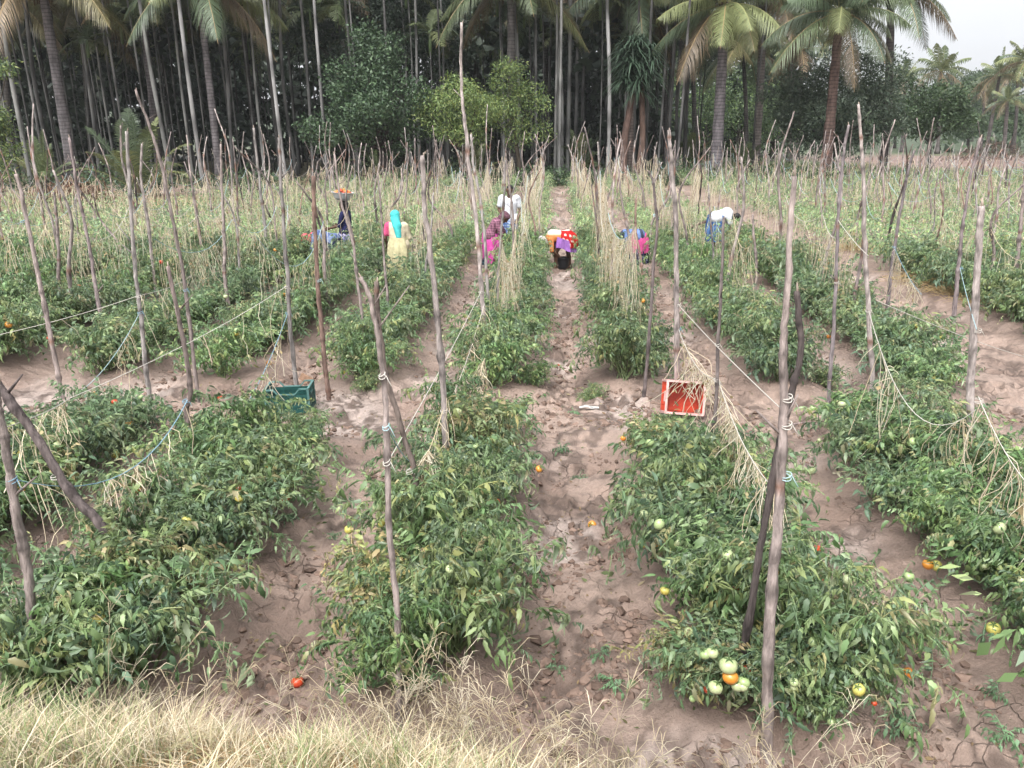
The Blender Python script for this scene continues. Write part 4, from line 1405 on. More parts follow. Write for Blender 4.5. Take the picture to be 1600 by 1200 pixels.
# 2 bent double to the left before the carrier: pale blue over dark navy, pink scarf
X, Y = -5.0, 17.3
F = Fig((.22, .02, .74), (-.12, 0, .83), (-.27, 0, .79), (-.40, -.01, .74), (-.62, -.25, -.74),
        dict(shR=(-.15, .15, .80), elR=(-.20, .18, .55), wrR=(-.30, .12, .35), shL=(-.15, -.15, .80), elL=(-.22, -.19, .55), wrL=(-.36, -.12, .36),
             hpR=(.22, .09, .72), knR=(.10, .10, .42), anR=(.20, .10, .07), toR=(.06, .10, .03), hpL=(.22, -.09, .72), knL=(.08, -.09, .42), anL=(.16, -.09, .07), toL=(.02, -.09, .03)))
p = person((X, Y), "person bent over to the left with a pink headscarf and blue clothes", F)
def bl2(co, C):
    s = np.sin(co[:, 0] * 34 + co[:, 1] * 8 + 2.2 * np.sin(co[:, 1] * 17))
    f = sstep(-.2, .6, s)[:, None]
    return C * (1 - f) + np.array((.085, .12, .25)) * f
cloth(p, "blouse", (0.20, 0.26, 0.40), lambda mb: (F.torso(mb, .024), F.arm(mb, 'R', .016, 'el'), F.arm(mb, 'L', .016, 'el')), colorf=bl2)
drape(p, "skirt", [((.24, 0, .80), .15, .20), ((.22, 0, .60), .21, .24), ((.15, 0, .12), .22, .24)], cs(.028, .033, .075), seed=2)
kerchief(F, p, (0.60, 0.13, 0.15), [(F.head + V3(.07, 0, .05), F.neck + V3(.05, 0, .06), .07, .075)])

# 3 turquoise scarf, pale yellow sari, seen from behind
X, Y = -3.2, 16.3
F = Fig((.03, 0, .82), (-.01, .05, 1.12), (-.03, .08, 1.26), (-.05, .11, 1.37), (-.45, .85, -.25),
        dict(shL=(-.20, .06, 1.20), elL=(-.25, .03, .95), wrL=(-.24, .18, .78), shR=(.17, .04, 1.20), elR=(.23, .08, .96), wrR=(.14, .25, .84),
             hpL=(-.06, 0, .80), knL=(-.07, .04, .43), anL=(-.08, 0, .07), toL=(-.10, .13, .03), hpR=(.12, 0, .80), knR=(.12, .04, .43), anR=(.12, 0, .07), toR=(.13, .13, .03)))
p = person((X, Y), "person seen from behind in a turquoise headscarf and pale yellow sari", F)
def bl3(co, C):
    f = (sstep(-.13, -.17, co[:, 0]) * (co[:, 2] > .9))[:, None]
    return C * (1 - f) + np.array((.62, .10, .22)) * f
cloth(p, "blouse", (0.66, 0.58, 0.42), lambda mb: (F.torso(mb, .022), F.arm(mb, 'R', .016, 'el'), capsule(mb, F.J['shL'], F.J['shL'] * .35 + F.J['elL'] * .65, .068, .060)), colorf=bl3)
drape(p, "sari", [((.02, .01, .98), .18, .145), ((.03, 0, .80), .225, .20), ((.03, 0, .45), .26, .24), ((.03, 0, .10), .27, .25)], cs(.52, .48, .29), folds=7, seed=3)
kerchief(F, p, (0.085, 0.56, 0.56), [(F.head - V3(0, .05, .03), V3(.02, -.03, 1.20), .085, .095), (V3(.02, -.045, 1.20), V3(.05, -.08, 1.00), .085, .06), (V3(.05, -.08, 1.0), V3(.06, -.10, .88), .05, .03)])

# 4 pink skirt, checked purple blouse, leaning to the right
X, Y = -1.42, 18.4
F = Fig((-.06, 0, .74), (.09, 0, 1.00), (.18, .01, 1.10), (.27, .0, 1.13), (.72, -.2, -.66),
        dict(shR=(.10, .16, 1.02), elR=(.24, .19, .80), wrR=(.36, .14, .60), shL=(.10, -.16, 1.02), elL=(.22, -.20, .78), wrL=(.30, -.20, .54),
             hpR=(-.06, .09, .72), knR=(0, .10, .40), anR=(-.06, .10, .07), toR=(.08, .11, .03), hpL=(-.06, -.09, .72), knL=(.02, -.09, .40), anL=(-.03, -.09, .07), toL=(.10, -.09, .03)))
p = person((X, Y), "person in a bright pink skirt and checked mauve blouse leaning to the right", F)
def chk(co, C):
    f = ((np.sin(co[:, 2] * 120) > .3).astype(float) * .5 + (np.sin(co[:, 0] * 110 + co[:, 1] * 60) > .3) * .5)[:, None]
    return C * (1 - f) + np.array((.11, .05, .08)) * f
cloth(p, "blouse", (0.33, 0.155, 0.215), lambda mb: (F.torso(mb, .022), F.arm(mb, 'R', .016, 'el'), F.arm(mb, 'L', .016, 'el')), colorf=chk)
drape(p, "skirt", [((-.06, 0, .80), .17, .19), ((-.02, 0, .62), .22, .22), ((.0, 0, .30), .21, .24), ((-.03, 0, .12), .17, .22)], cs(.64, .10, .38), folds=8, amp=.02, seed=4)
drape(p, "petticoat", [((-.04, 0, .30), .15, .18), ((-.06, 0, .07), .19, .20)], lambda x, y, z: (.04, .10, .12) if math.sin(z * 160) > 0 else (.015, .02, .035), seed=5)
kerchief(F, p, (0.16, 0.085, 0.10), None, chk)

# 5 man facing us in a white shirt and blue checked lungi tucked short
X, Y = -1.1, 19.5
F = Fig((0, 0, .90), (0, -.01, 1.26), (0, -.01, 1.43), (.01, -.03, 1.545), (-.12, -.97, -.20),
        dict(shR=(.20, 0, 1.37), elR=(.26, .02, 1.08), wrR=(.20, -.16, .88), shL=(-.20, 0, 1.37), elL=(-.25, .03, 1.10), wrL=(-.16, -.19, .98),
             hpR=(.09, 0, .88), knR=(.11, -.02, .48), anR=(.11, .03, .07), toR=(.14, -.11, .03), hpL=(-.09, 0, .88), knL=(-.11, -.03, .48), anL=(-.12, .02, .07), toL=(-.15, -.12, .03)), build=1.05)
p = person((X, Y), "man facing the camera in a white short-sleeved shirt and blue checked lungi", F)
def shirt(mb):
    F.torso(mb, .024)
    capsule(mb, F.J['shR'], F.J['shR'] * .4 + F.J['elR'] * .6, .070, .066); capsule(mb, F.J['shL'], F.J['shL'] * .4 + F.J['elL'] * .6, .070, .066)
    capsule(mb, F.pelvis + V3(-.07, 0, -.06), F.pelvis + V3(.07, 0, -.06), .15, .15)
cloth(p, "shirt", (0.70, 0.71, 0.76), shirt)
def lun(x, y, z):
    return (.09, .16, .36) if math.sin(z * 90) > .2 or math.sin(math.atan2(y, x) * 22) > .55 else (.42, .50, .66)
drape(p, "lungi", [((0, 0, .92), .17, .15), ((0, 0, .74), .21, .19), ((0, 0, .44), .21, .20)], lun, folds=6, seed=6)
hair_cap(F, p, False)

# 6 bent double in the furrow: white and orange above, red dotted skirt over purple, bare legs, bucket between the feet
X, Y = 0.17, 18.4
F = Fig((.11, .02, .74), (-.24, -.02, .76), (-.36, -.04, .70), (-.45, -.06, .62), (-.55, -.2, -.8),
        dict(shR=(-.25, .14, .72), elR=(-.20, .16, .48), wrR=(-.10, .10, .32), shL=(-.26, -.17, .70), elL=(-.24, -.20, .46), wrL=(-.12, -.12, .34),
             hpR=(.16, .07, .70), knR=(.13, .06, .40), anR=(.18, .04, .07), toR=(.10, -.07, .03), hpL=(.02, -.06, .70), knL=(-.14, -.08, .42), anL=(-.14, -.02, .07), toL=(-.20, -.13, .03)))
p = person((X, Y), "person bent double in the central furrow in a red skirt with white spots", F)
def og(co, C):
    f = (sstep(.0, -.06, co[:, 1]) * sstep(.83, .78, co[:, 2]) * (co[:, 0] < -.02))[:, None]
    return C * (1 - f) + np.array((.78, .29, .10)) * f
cloth(p, "blouse", (0.70, 0.62, 0.55), lambda mb: (F.torso(mb, .026), F.arm(mb, 'R', .018, 'el'), F.arm(mb, 'L', .018, 'el')), colorf=og)
_dots = [(.06, .80), (.17, .78), (.10, .68), (.22, .66), (.16, .58), (.02, .70), (.25, .76)]
def dotted(x, y, z):
    return (.8, .72, .66) if any((x - a) ** 2 + (z - b) ** 2 < .0007 for a, b in _dots) else (.50, .022, .022)
drape(p, "skirt", [((.07, .0, .885), .11, .15), ((.10, .0, .80), .21, .22), ((.13, 0, .66), .23, .24), ((.14, 0, .50), .21, .22, (-.03, 0))], dotted, folds=7, amp=.008, ns=120, seed=7)
drape(p, "purple_cloth", [((.06, -.01, .70), .24, .25, (-.08, 0)), ((.07, -.01, .46), .25, .23, (-.07, 0))], cs(.40, .19, .58), folds=6, amp=.012, seed=8)
kerchief(F, p, (0.58, 0.54, 0.50))
tag(bucket((X + .03, Y - .02, gz(X, Y) + .004)), "black bucket between the feet of the picker in the central furrow", "bucket")

# 7 bent away to the left: blue striped upper cloth, pink skirt, dark printed hem
X, Y = 1.85, 19.0
F = Fig((.10, .0, .74), (-.20, .08, .74), (-.33, .10, .66), (-.42, .10, .57), (-.6, .2, -.77),
        dict(shR=(-.20, .23, .70), elR=(-.22, .26, .46), wrR=(-.28, .18, .28), shL=(-.22, -.08, .70), elL=(-.25, -.12, .46), wrL=(-.34, -.02, .28),
             hpR=(.12, .08, .72), knR=(.16, .06, .40), anR=(.18, .08, .07), toR=(.08, .14, .03), hpL=(.08, -.09, .72), knL=(.05, -.10, .40), anL=(.08, -.08, .07), toL=(-.03, -.06, .03)))
p = person((X, Y), "person bending left in a bright pink skirt and blue striped upper cloth", F)
def st7(co, C):
    f = sstep(-.2, .3, np.sin(co[:, 0] * 42 + co[:, 2] * 10))[:, None]
    return C * (1 - f) + np.array((.055, .06, .10)) * f
cloth(p, "upper_cloth", (0.16, 0.24, 0.46), lambda mb: (F.torso(mb, .030), F.arm(mb, 'R', .02, 'el'), F.arm(mb, 'L', .02, 'el')), colorf=st7)
drape(p, "skirt", [((.02, 0, .87), .10, .13), ((.09, .0, .78), .21, .21), ((.13, 0, .60), .24, .24), ((.13, 0, .36), .22, .23, (.05, 0))], cs(.66, .10, .30), folds=7, amp=.012, seed=9)
drape(p, "printed_underskirt", [((.12, 0, .46), .20, .21), ((.12, 0, .10), .23, .23)], lambda x, y, z: (.25, .28, .40) if math.sin(x * 60 + z * 30) * math.sin(z * 55) > .5 else (.025, .022, .06), seed=10)
kerchief(F, p, (0.10, 0.11, 0.17), None, st7)

# 8 man bending to the right on the edge of the far bed: white shirt, blue checked lungi
X, Y = 4.1, 20.6
F = Fig((-.10, 0, .82), (.18, .06, .92), (.31, .08, .88), (.41, .08, .80), (.6, .2, -.77),
        dict(shR=(.20, .24, .86), elR=(.27, .26, .60), wrR=(.32, .20, .38), shL=(.18, -.12, .86), elL=(.27, -.14, .60), wrL=(.34, -.06, .38),
             hpR=(-.10, .08, .80), knR=(-.10, .10, .44), anR=(-.09, .10, .07), toR=(.04, .13, .03), hpL=(-.10, -.09, .80), knL=(-.11, -.09, .44), anL=(-.10, -.08, .07), toL=(.03, -.09, .03)), build=1.05)
p = person((X, Y), "man bending right in a white shirt and dark blue checked lungi", F)
cloth(p, "shirt", (0.74, 0.75, 0.78), lambda mb: (F.torso(mb, .026), capsule(mb, F.J['shR'], F.J['shR'] * .4 + F.J['elR'] * .6, .072, .068), capsule(mb, F.J['shL'], F.J['shL'] * .4 + F.J['elL'] * .6, .072, .068)))
def lun2(x, y, z):
    return (.045, .10, .26) if math.sin(z * 80) > 0 or math.sin(math.atan2(y, x + .1) * 20) > .4 else (.13, .25, .48)
drape(p, "lungi", [((-.06, 0, .96), .10, .12), ((-.10, 0, .86), .20, .20), ((-.11, 0, .60), .21, .21), ((-.10, 0, .24), .20, .20)], lun2, folds=7, seed=11)
hair_cap(F, p, False)
# ------------------------------------------------------------------ palms and trees
frng = np.random.default_rng(606)

def frond(mb, az, el, L, droop, ll, npair, rng, col, base=(0, 0, 0), hang=0.6, width=0.045, rcol=None, rr=.03):
    """one feather leaf: rachis arching out from base, leaflets hanging both sides"""
    n = npair
    t = np.linspace(0.12, 1.0, n)
    d = np.array([math.cos(az) * math.cos(el), math.sin(az) * math.cos(el), math.sin(el)])
    hz = np.array([math.cos(az), math.sin(az), 0])
    tw = rng.normal() * .25
    def P(t):
        t = np.asarray(t)[:, None]
        return np.array(base) + d * L * t + np.array([0, 0, -1.0]) * droop * L * t ** 2.2 - hz * (0.12 * droop * L) * t ** 3
    p = P(t)
    tg = np.gradient(p, axis=0); tg /= np.linalg.norm(tg, axis=1)[:, None]
    side = np.cross(tg, np.array([0, 0, 1.0])); side /= np.linalg.norm(side, axis=1)[:, None] + 1e-6
    upv = np.cross(side, tg)
    prof = np.sin(np.clip((t * .93 + .10), 0, 1) * math.pi) ** .55 * ll
    for s in (-1, 1):
        k = len(t)
        l = prof * (.85 + .3 * rng.random(k))
        dirv = tg * .55 + side * s * (.85 + .15 * tw * s) + upv * (.15 + tw * s * .4)
        dirv += rng.normal(size=(k, 3)) * .07
        dirv /= np.linalg.norm(dirv, axis=1)[:, None]
        m = p + dirv * l[:, None] * .5 + np.array([0, 0, -1]) * (hang * .16 * l)[:, None]
        e = p + dirv * l[:, None] * .86 + np.array([0, 0, -1]) * (hang * .62 * l)[:, None]
        w = tg * width
        V = np.stack([p - w * .5, p + w * .5, m - w * .55, m + w * .55, e], 1).reshape(-1, 3)
        i = np.arange(k) * 5
        c = np.array(col)[None] * (.8 + .4 * rng.random((k, 1)))
        mb.add(V, np.stack([i, i + 1, i + 3, i + 2], 1), np.stack([i + 2, i + 3, i + 4], 1), np.repeat(c, 5, axis=0))
    tt = np.linspace(0, 1, 9)
    tube(mb, P(tt), np.linspace(rr, rr * .25, 9), 4, rcol if rcol is not None else np.array(col) * 1.5 + .02, cap=False)

PG = np.array([(0.068, 0.092, 0.042), (0.088, 0.112, 0.050), (0.115, 0.132, 0.056), (0.070, 0.098, 0.056)])
PY = np.array([(0.24, 0.21, 0.09), (0.19, 0.18, 0.07), (0.24, 0.18, 0.09)])
def coconut_crown(seed, nf=26, L=4.6, ll=1.2, npair=96, young=False, brown=3, up=1.0, dk=1.0):
    rng = np.random.default_rng(seed)
    mb = MB()
    for i in range(nf):
        f = i / nf
        az = i * 2.39996 + rng.normal() * .12
        el = R(78 - 95 * f ** .9) * (up if f < .6 else 1) + rng.normal() * .08
        dr = (.22 + .42 * f) * (.85 + .3 * rng.random())
        old = f > .72
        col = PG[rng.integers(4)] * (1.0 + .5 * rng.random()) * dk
        if old and rng.random() < .55: col = col * .6 + PY[rng.integers(3)] * .4
        if i >= nf - brown: col = np.array((.17, .125, .075)) * (.7 + .5 * rng.random())
        frond(mb, az, el, L * (.8 + .3 * rng.random()), dr, ll, npair, rng, col, (0, 0, 0), hang=1.05 + .5 * f, width=.042 if npair > 30 else .10, rcol=np.array((.26, .26, .11)) if not old else np.array((.28, .2, .1)), rr=.045)
    return mb.mesh("crown", M_PALM)
CC = [coconut_crown(i, brown=b) for i, b in ((1, 1), (2, 2), (3, 1))]
CD = [coconut_crown(51, brown=1, dk=.6), coconut_crown(52, brown=2, dk=.7)]        # same greens darkened, the shade within the wood put into the colour
CCF = [coconut_crown(20 + i, 18, 4.0, .9, 22) for i in range(2)]                 # sparser, for the far ones
def nuts_mesh(seed):
    rng = np.random.default_rng(seed); mb = MB()
    for k in range(11):
        a = rng.random() * 6.28
        capsule(mb, (math.cos(a) * .34, math.sin(a) * .34, -.35 - .4 * rng.random()), (math.cos(a) * .36, math.sin(a) * .36, -.5 - .4 * rng.random()), .11, .12, ns=8, nr=3,
                C=np.array((.13, .15, .05)) * (.7 + .6 * rng.random()))
    for k in range(14):   # old leaf bases and hanging sheath
        a = rng.random() * 6.28
        tube(mb, [(math.cos(a) * .2, math.sin(a) * .2, .1), (math.cos(a) * .42, math.sin(a) * .42, -.4), (math.cos(a) * .45, math.sin(a) * .45, -1.0 - .5 * rng.random())], [.07, .06, .02], 5, (.10, .065, .045))
    return mb.mesh("nuts_and_leaf_bases", M_TRUNK)
NUTS = [nuts_mesh(1), nuts_mesh(2)]

def trunk_mesh(P, r0, r1, col, seed, ns=10, n=26, flare=1.5, mat=None, ringed=0.03):
    rng = np.random.default_rng(seed)
    pts = smooth_path(P, n)
    t = np.linspace(0, 1, n)
    rad = r0 + (r1 - r0) * t
    rad = rad * (1 + (flare - 1) * np.exp(-t * 18)) * (1 + ringed * rng.standard_normal(n))
    C = np.array(col)[None] * (.85 + .3 * rng.random((n, 1)))
    mb = MB(); tube(mb, pts, rad, ns, C, True, .02, rng)
    return mb.mesh("trunk", mat or M_PALMTRUNK)

def coconut(base, top, r0, r1, crown, label, col=(.21, .185, .185), scale=1.0, group="coconut palms along the field", bend=.0, nuts=True, rz=None):
    root = empty("coconut_palm", base)
    b = Vector(base); v = Vector(top) - b
    link("trunk", trunk_mesh([(0, 0, -.2), (v.x * .22 + bend, v.y * .3, v.z * .33), (v.x * .58 + bend, v.y * .66, v.z * .68), tuple(v)], r0, r1, col, int(frng.integers(1e8))), root)
    c = link("crown", crown, root); c.location = v; c.scale = (scale,) * 3
    c.rotation_euler = (frng.normal() * .06, frng.normal() * .06, frng.random() * 6.28 if rz is None else rz)
    if nuts:
        nn = link("coconuts", NUTS[frng.integers(2)], root); nn.location = v; nn.scale = (scale,) * 3; nn.rotation_euler = (0, 0, frng.random() * 6)
    tag(root, label, "palm tree", group)
    return root

def pal(px0, py0, px1, py1, Y, **k):
    """foot and crown of a palm from the photo at distance Y"""
    b = at(px0, py0, Y); b.z = gz(b.x, b.y)
    return b, at(px1, py1, Y)

for (a, b, c, d, Y, r0, r1, cr, sc, lab, col, rz) in (
        (1118, 270, 1133, 8, 52, .38, .24, CC[0], 1.15, "coconut palm with a thick pale grey trunk right of the spiky-leaved tree", (.25, .225, .24), .4),
        (1288, 285, 1312, 20, 49, .34, .22, CC[1], .95, "coconut palm with a leaning red-brown trunk before the big rounded bush", (.15, .10, .085), 1.3),
        (1382, 260, 1392, -25, 56, .30, .22, CC[2], 1.05, "coconut palm with a straight dark trunk behind the big rounded bush", (.085, .072, .07), 2.2),
        (985, 262, 990, -22, 57, .30, .22, CC[0], 1.2, "coconut palm over the spiky-leaved tree with long fronds to the left", (.12, .095, .085), 3.5),
        (1180, 262, 1195, -20, 60, .32, .22, CC[1], 1.1, "coconut palm behind, trunk hidden, with browning fronds near the top", (.15, .13, .12), 4.0),
        (800, 275, 798, -38, 51, .30, .2, CC[2], 1.05, "coconut palm above the feathery light green tree", (.17, .155, .15), 5.2),
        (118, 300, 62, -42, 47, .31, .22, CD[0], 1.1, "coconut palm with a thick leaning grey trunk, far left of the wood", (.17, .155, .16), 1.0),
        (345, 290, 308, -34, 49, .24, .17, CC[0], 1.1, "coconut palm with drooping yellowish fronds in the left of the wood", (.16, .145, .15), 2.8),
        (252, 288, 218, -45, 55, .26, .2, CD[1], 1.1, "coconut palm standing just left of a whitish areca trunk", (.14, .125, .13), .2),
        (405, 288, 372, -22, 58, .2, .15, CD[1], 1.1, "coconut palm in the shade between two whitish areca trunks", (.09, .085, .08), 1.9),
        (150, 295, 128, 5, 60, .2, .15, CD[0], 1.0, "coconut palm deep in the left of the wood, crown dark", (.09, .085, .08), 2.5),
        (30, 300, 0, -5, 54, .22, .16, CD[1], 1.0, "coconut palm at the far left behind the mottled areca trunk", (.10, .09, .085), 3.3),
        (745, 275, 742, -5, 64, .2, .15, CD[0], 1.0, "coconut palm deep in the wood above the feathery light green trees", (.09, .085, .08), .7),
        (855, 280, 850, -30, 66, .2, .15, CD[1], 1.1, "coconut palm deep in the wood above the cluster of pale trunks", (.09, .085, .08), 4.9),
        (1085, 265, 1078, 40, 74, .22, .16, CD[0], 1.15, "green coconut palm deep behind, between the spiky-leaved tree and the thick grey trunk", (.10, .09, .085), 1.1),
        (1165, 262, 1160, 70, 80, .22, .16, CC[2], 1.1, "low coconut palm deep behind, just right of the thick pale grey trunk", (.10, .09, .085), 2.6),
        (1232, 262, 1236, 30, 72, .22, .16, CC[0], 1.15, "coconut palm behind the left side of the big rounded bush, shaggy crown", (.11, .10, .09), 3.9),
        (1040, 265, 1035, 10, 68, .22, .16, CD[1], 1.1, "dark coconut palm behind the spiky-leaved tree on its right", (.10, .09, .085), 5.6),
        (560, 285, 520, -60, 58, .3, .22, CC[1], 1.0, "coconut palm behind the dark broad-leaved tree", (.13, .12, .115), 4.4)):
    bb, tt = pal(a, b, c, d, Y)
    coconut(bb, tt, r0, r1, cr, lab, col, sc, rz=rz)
for (a, b, c, d, Y, sc, lab) in (
        (1246, 240, 1252, 78, 95, 1.15, "far coconut palm showing over the left of the big rounded bush"),
        (1468, 215, 1470, 112, 120, 1.3, "far bushy-topped coconut palm against the pale hill"),
        (1412, 215, 1414, 122, 125, 1.0, "small far coconut palm left of the bushy-topped one"),
        (1545, 212, 1562, 118, 112, 1.05, "far slender coconut palm with a leaning trunk, left of a pair"),
        (1588, 212, 1590, 110, 118, 1.05, "far coconut palm at the right edge, right of a pair"),
        (1535, 215, 1538, 142, 130, .9, "short far coconut palm with a ragged crown, before the distant wood"),
        (1572, 215, 1574, 158, 100, .7, "low young far coconut palm near the right edge"),
        (1610, 212, 1606, 95, 108, 1.1, "far coconut palm partly cut off by the right edge")):
    bb, tt = pal(a, b, c, d, Y)
    coconut(bb, tt, .26, .17, CCF[frng.integers(2)], lab, (.13, .115, .11), sc, "far coconut palms on the right", nuts=False)

# young trunkless palms at the edge of the wood
def young_palm(px, py, Y, s, label, seed, nf=13):
    b = at(px, py, Y); b.z = gz(b.x, b.y)
    rng = np.random.default_rng(seed)
    root = empty("young_palm", b)
    mb = MB()
    for i in range(nf):
        f = i / nf
        frond(mb, i * 2.4 + rng.normal() * .2, R(84 - 52 * f) + rng.normal() * .06, (3.6 + 1.0 * rng.random()) * s, .16 + .42 * f, .75 * s, 40, rng, PG[rng.integers(4)] * (1.0 + .55 * rng.random()), (0, 0, .2), .35, .045 * s)
    mb.build("fronds", M_PALM, root)
    m2 = MB(); tube(m2, [(0, 0, -.1), (0, 0, .35 * s), (.02, 0, .7 * s)], [.22 * s, .20 * s, .10 * s], 9, (.12, .10, .07))
    m2.build("trunk", M_TRUNK, root)
    tag(root, label, "palm tree", "young palms at the edge of the wood")
young_palm(218, 305, 38, 1.15, "young trunkless palm with upright fronds at the left edge of the wood", 1, 15)
young_palm(70, 290, 45, .8, "dark young palm in the shade, far left of the wood", 2)
young_palm(745, 272, 50, .7, "small young palm under the feathery light green tree", 3)
young_palm(1160, 265, 55, .75, "small young palm at the foot of the thick grey trunk", 4)
young_palm(905, 272, 58, .9, "young palm in the shade left of the spiky-leaved tree", 5)
young_palm(590, 285, 56, .9, "young palm below the dark broad-leaved tree", 6)
young_palm(1075, 262, 66, 1.0, "young palm among thin trunks right of the spiky-leaved tree", 7)

# areca palms: slender pale trunks, small tufted crowns, planted close
def areca_crown(seed):
    rng = np.random.default_rng(seed); mb = MB()
    for i in range(9):
        f = i / 9
        frond(mb, i * 2.4 + rng.normal() * .2, R(72 - 78 * f), 1.9 + .5 * rng.random(), .35 + .3 * f, .72, 17, rng, PG[rng.integers(4)] * (.8 + .4 * rng.random()), (0, 0, 0), .6, .085, rr=.025)
    tube(mb, [(0, 0, -1.1), (0, 0, -.5), (0, 0, .15)], [.085, .11, .04], 7, (.10, .15, .06))
    return mb.mesh("crown", M_PALM)
AC = [areca_crown(40 + i) for i in range(4)]
AT = []
for i in range(7):
    H = 1.0
    a = frng.normal(size=4) * .012
    AT.append(trunk_mesh([(0, 0, -.01), (a[0], a[1], .35), (a[2], a[3], .7), (0, 0, 1.0)], .0077, .0058, ((.36, .355, .35), (.17, .168, .165), (.14, .138, .135), (.26, .26, .25), (.105, .103, .10), (.125, .123, .12), (.07, .068, .065))[i], 60 + i, 8, 30, 1.35, ringed=.05))
def areca(b, H, lean, k, fat=1.0, label=None, group=None):
    root = empty("areca_palm", b)
    tr = link("trunk", AT[k], root)
    tr.scale = (H * fat, H * fat, H)
    tr.rotation_euler = (lean[1], lean[0], frng.random() * 6.28) if False else (0, 0, 0)
    M = Matrix(((H * fat, 0, lean[0] * H, 0), (0, H * fat, lean[1] * H, 0), (0, 0, H, 0), (0, 0, 0, 1)))
    tr.matrix_basis = M
    c = link("crown", AC[frng.integers(4)], root)
    c.location = (lean[0] * H, lean[1] * H, H)
    c.rotation_euler = (0, 0, frng.random() * 6.28)
    s = .85 + .35 * frng.random()
    c.scale = (s, s, s)
    tag(root, label, "palm tree", group)
    return root
placed = []
for (x0, y0, x1, y1, Y, k, fat, lab) in (
        (448, 292, 412, 0, 46, 0, .85, "whitish slender areca trunk standing left of the dark broad-leaved tree"),
        (318, 290, 287, 0, 46, 0, .9, "whitish speckled areca trunk at the front of the wood, left of the yellowish coconut fronds"),
        (513, 290, 495, 0, 50, 0, .8, "whitish areca trunk in front of the dark broad-leaved tree's left side"),
        (270, 290, 193, 0, 48, 3, .85, "pale areca trunk leaning well to the left, behind the young palm"),
        (52, 300, 10, 115, 44, 3, .85, "mottled areca trunk at the far left front of the wood"),
        (88, 300, 42, 20, 50, 5, 1.0, "greyish thin areca trunk left of the thick leaning coconut trunk"),
        (120, 300, 85, 40, 50, 5, 1.0, "greyish thin areca trunk right behind the thick leaning coconut trunk"),
        (160, 300, 120, 60, 52, 1, 1.0, "thin areca trunk between the thick leaning coconut trunk and the young palm"),
        (365, 290, 350, 60, 52, 1, .9, "slim grey areca trunk just right of the yellowish coconut fronds"),
        (465, 290, 440, 20, 54, 2, .9, "slim shaded areca trunk right of the whitish slender one"),
        (692, 275, 677, 0, 60, 0, .9, "pale ringed areca trunk, one of a close pair behind the round tree"),
        (700, 275, 690, 0, 61, 3, .9, "ringed areca trunk, right one of a close pair behind the round tree"),
        (152, 300, 135, 62, 49, 5, .9, "low areca palm whose bright tufted crown shows beside the leaning grey trunk"),
        (788, 275, 785, 0, 56, 0, .95, "pale speckled areca trunk above the feathery light green tree"),
        (812, 275, 806, 0, 55, 0, .95, "whitish ringed areca trunk left of the long coconut fronds"),
        (871, 285, 866, 125, 58, 3, 1.0, "pale areca trunk in the cluster behind the furrow's end, leftmost"),
        (878, 285, 875, 110, 60, 0, 1.0, "whitish areca trunk in the cluster behind the furrow's end, second from left"),
        (886, 288, 884, 110, 57, 3, 1.1, "ringed areca trunk in the cluster behind the furrow's end, middle"),
        (896, 285, 896, 110, 62, 1, 1.0, "grey areca trunk in the cluster behind the furrow's end, rightmost"),
        (950, 285, 948, 130, 55, 0, .95, "thin pale areca trunk just left of the spiky-leaved tree"),
        (1040, 278, 1045, 130, 56, 1, 1.0, "grey areca trunk right of the spiky-leaved tree behind the smooth pale pole"),
        (1058, 275, 1060, 95, 58, 6, 1.0, "dark thin areca trunk right of the spiky-leaved tree"),
        (1071, 278, 1080, 95, 58, 6, 1.0, "blackish thin areca trunk left of the thick grey coconut trunk")):
    b = at(x0, y0, Y); b.z = gz(b.x, b.y)
    p1 = at(x1, y1, Y)
    H = 15.5 + 2 * frng.random() if Y < 56 else 14 + 2 * frng.random()
    if 'low areca' in lab: H = p1.z
    lean = ((p1.x - b.x) / (p1.z - b.z), 0)
    areca(b, H, (lean[0], frng.normal() * .01), k, fat, lab)
    placed.append((b.x, b.y))
n = 0
tries = 0
while n < 262 and tries < 6000:
    tries += 1
    Y = 49 + 33 * frng.random() ** 1.25
    X = frng.uniform(-52, 14 if Y > 56 else 8)
    if any((X - a) ** 2 + (Y - b) ** 2 < .75 for a, b in placed): continue
    if not in_view(X, Y, 4, .13): continue
    placed.append((X, Y))
    zone = "left third" if X < -16 else "middle" if X < 2 else "right end"
    dep = "front ranks" if Y < 62 else "depths"
    areca((X, Y, gz(X, Y)), (8.5 + 6 * frng.random() if Y > 53 else 12.5 + 4 * frng.random()), (-.02 - .0012 * (X * -1) + frng.normal() * .02, frng.normal() * .015), int(frng.integers(1, 7)), (.42 + .3 * frng.random()) * (1 if Y > 56 else 1.15),
          "thin grey areca trunk in the %s of the wood's %s" % (dep, zone), "areca palms in the %s of the wood's %s" % (dep, zone))
    n += 1

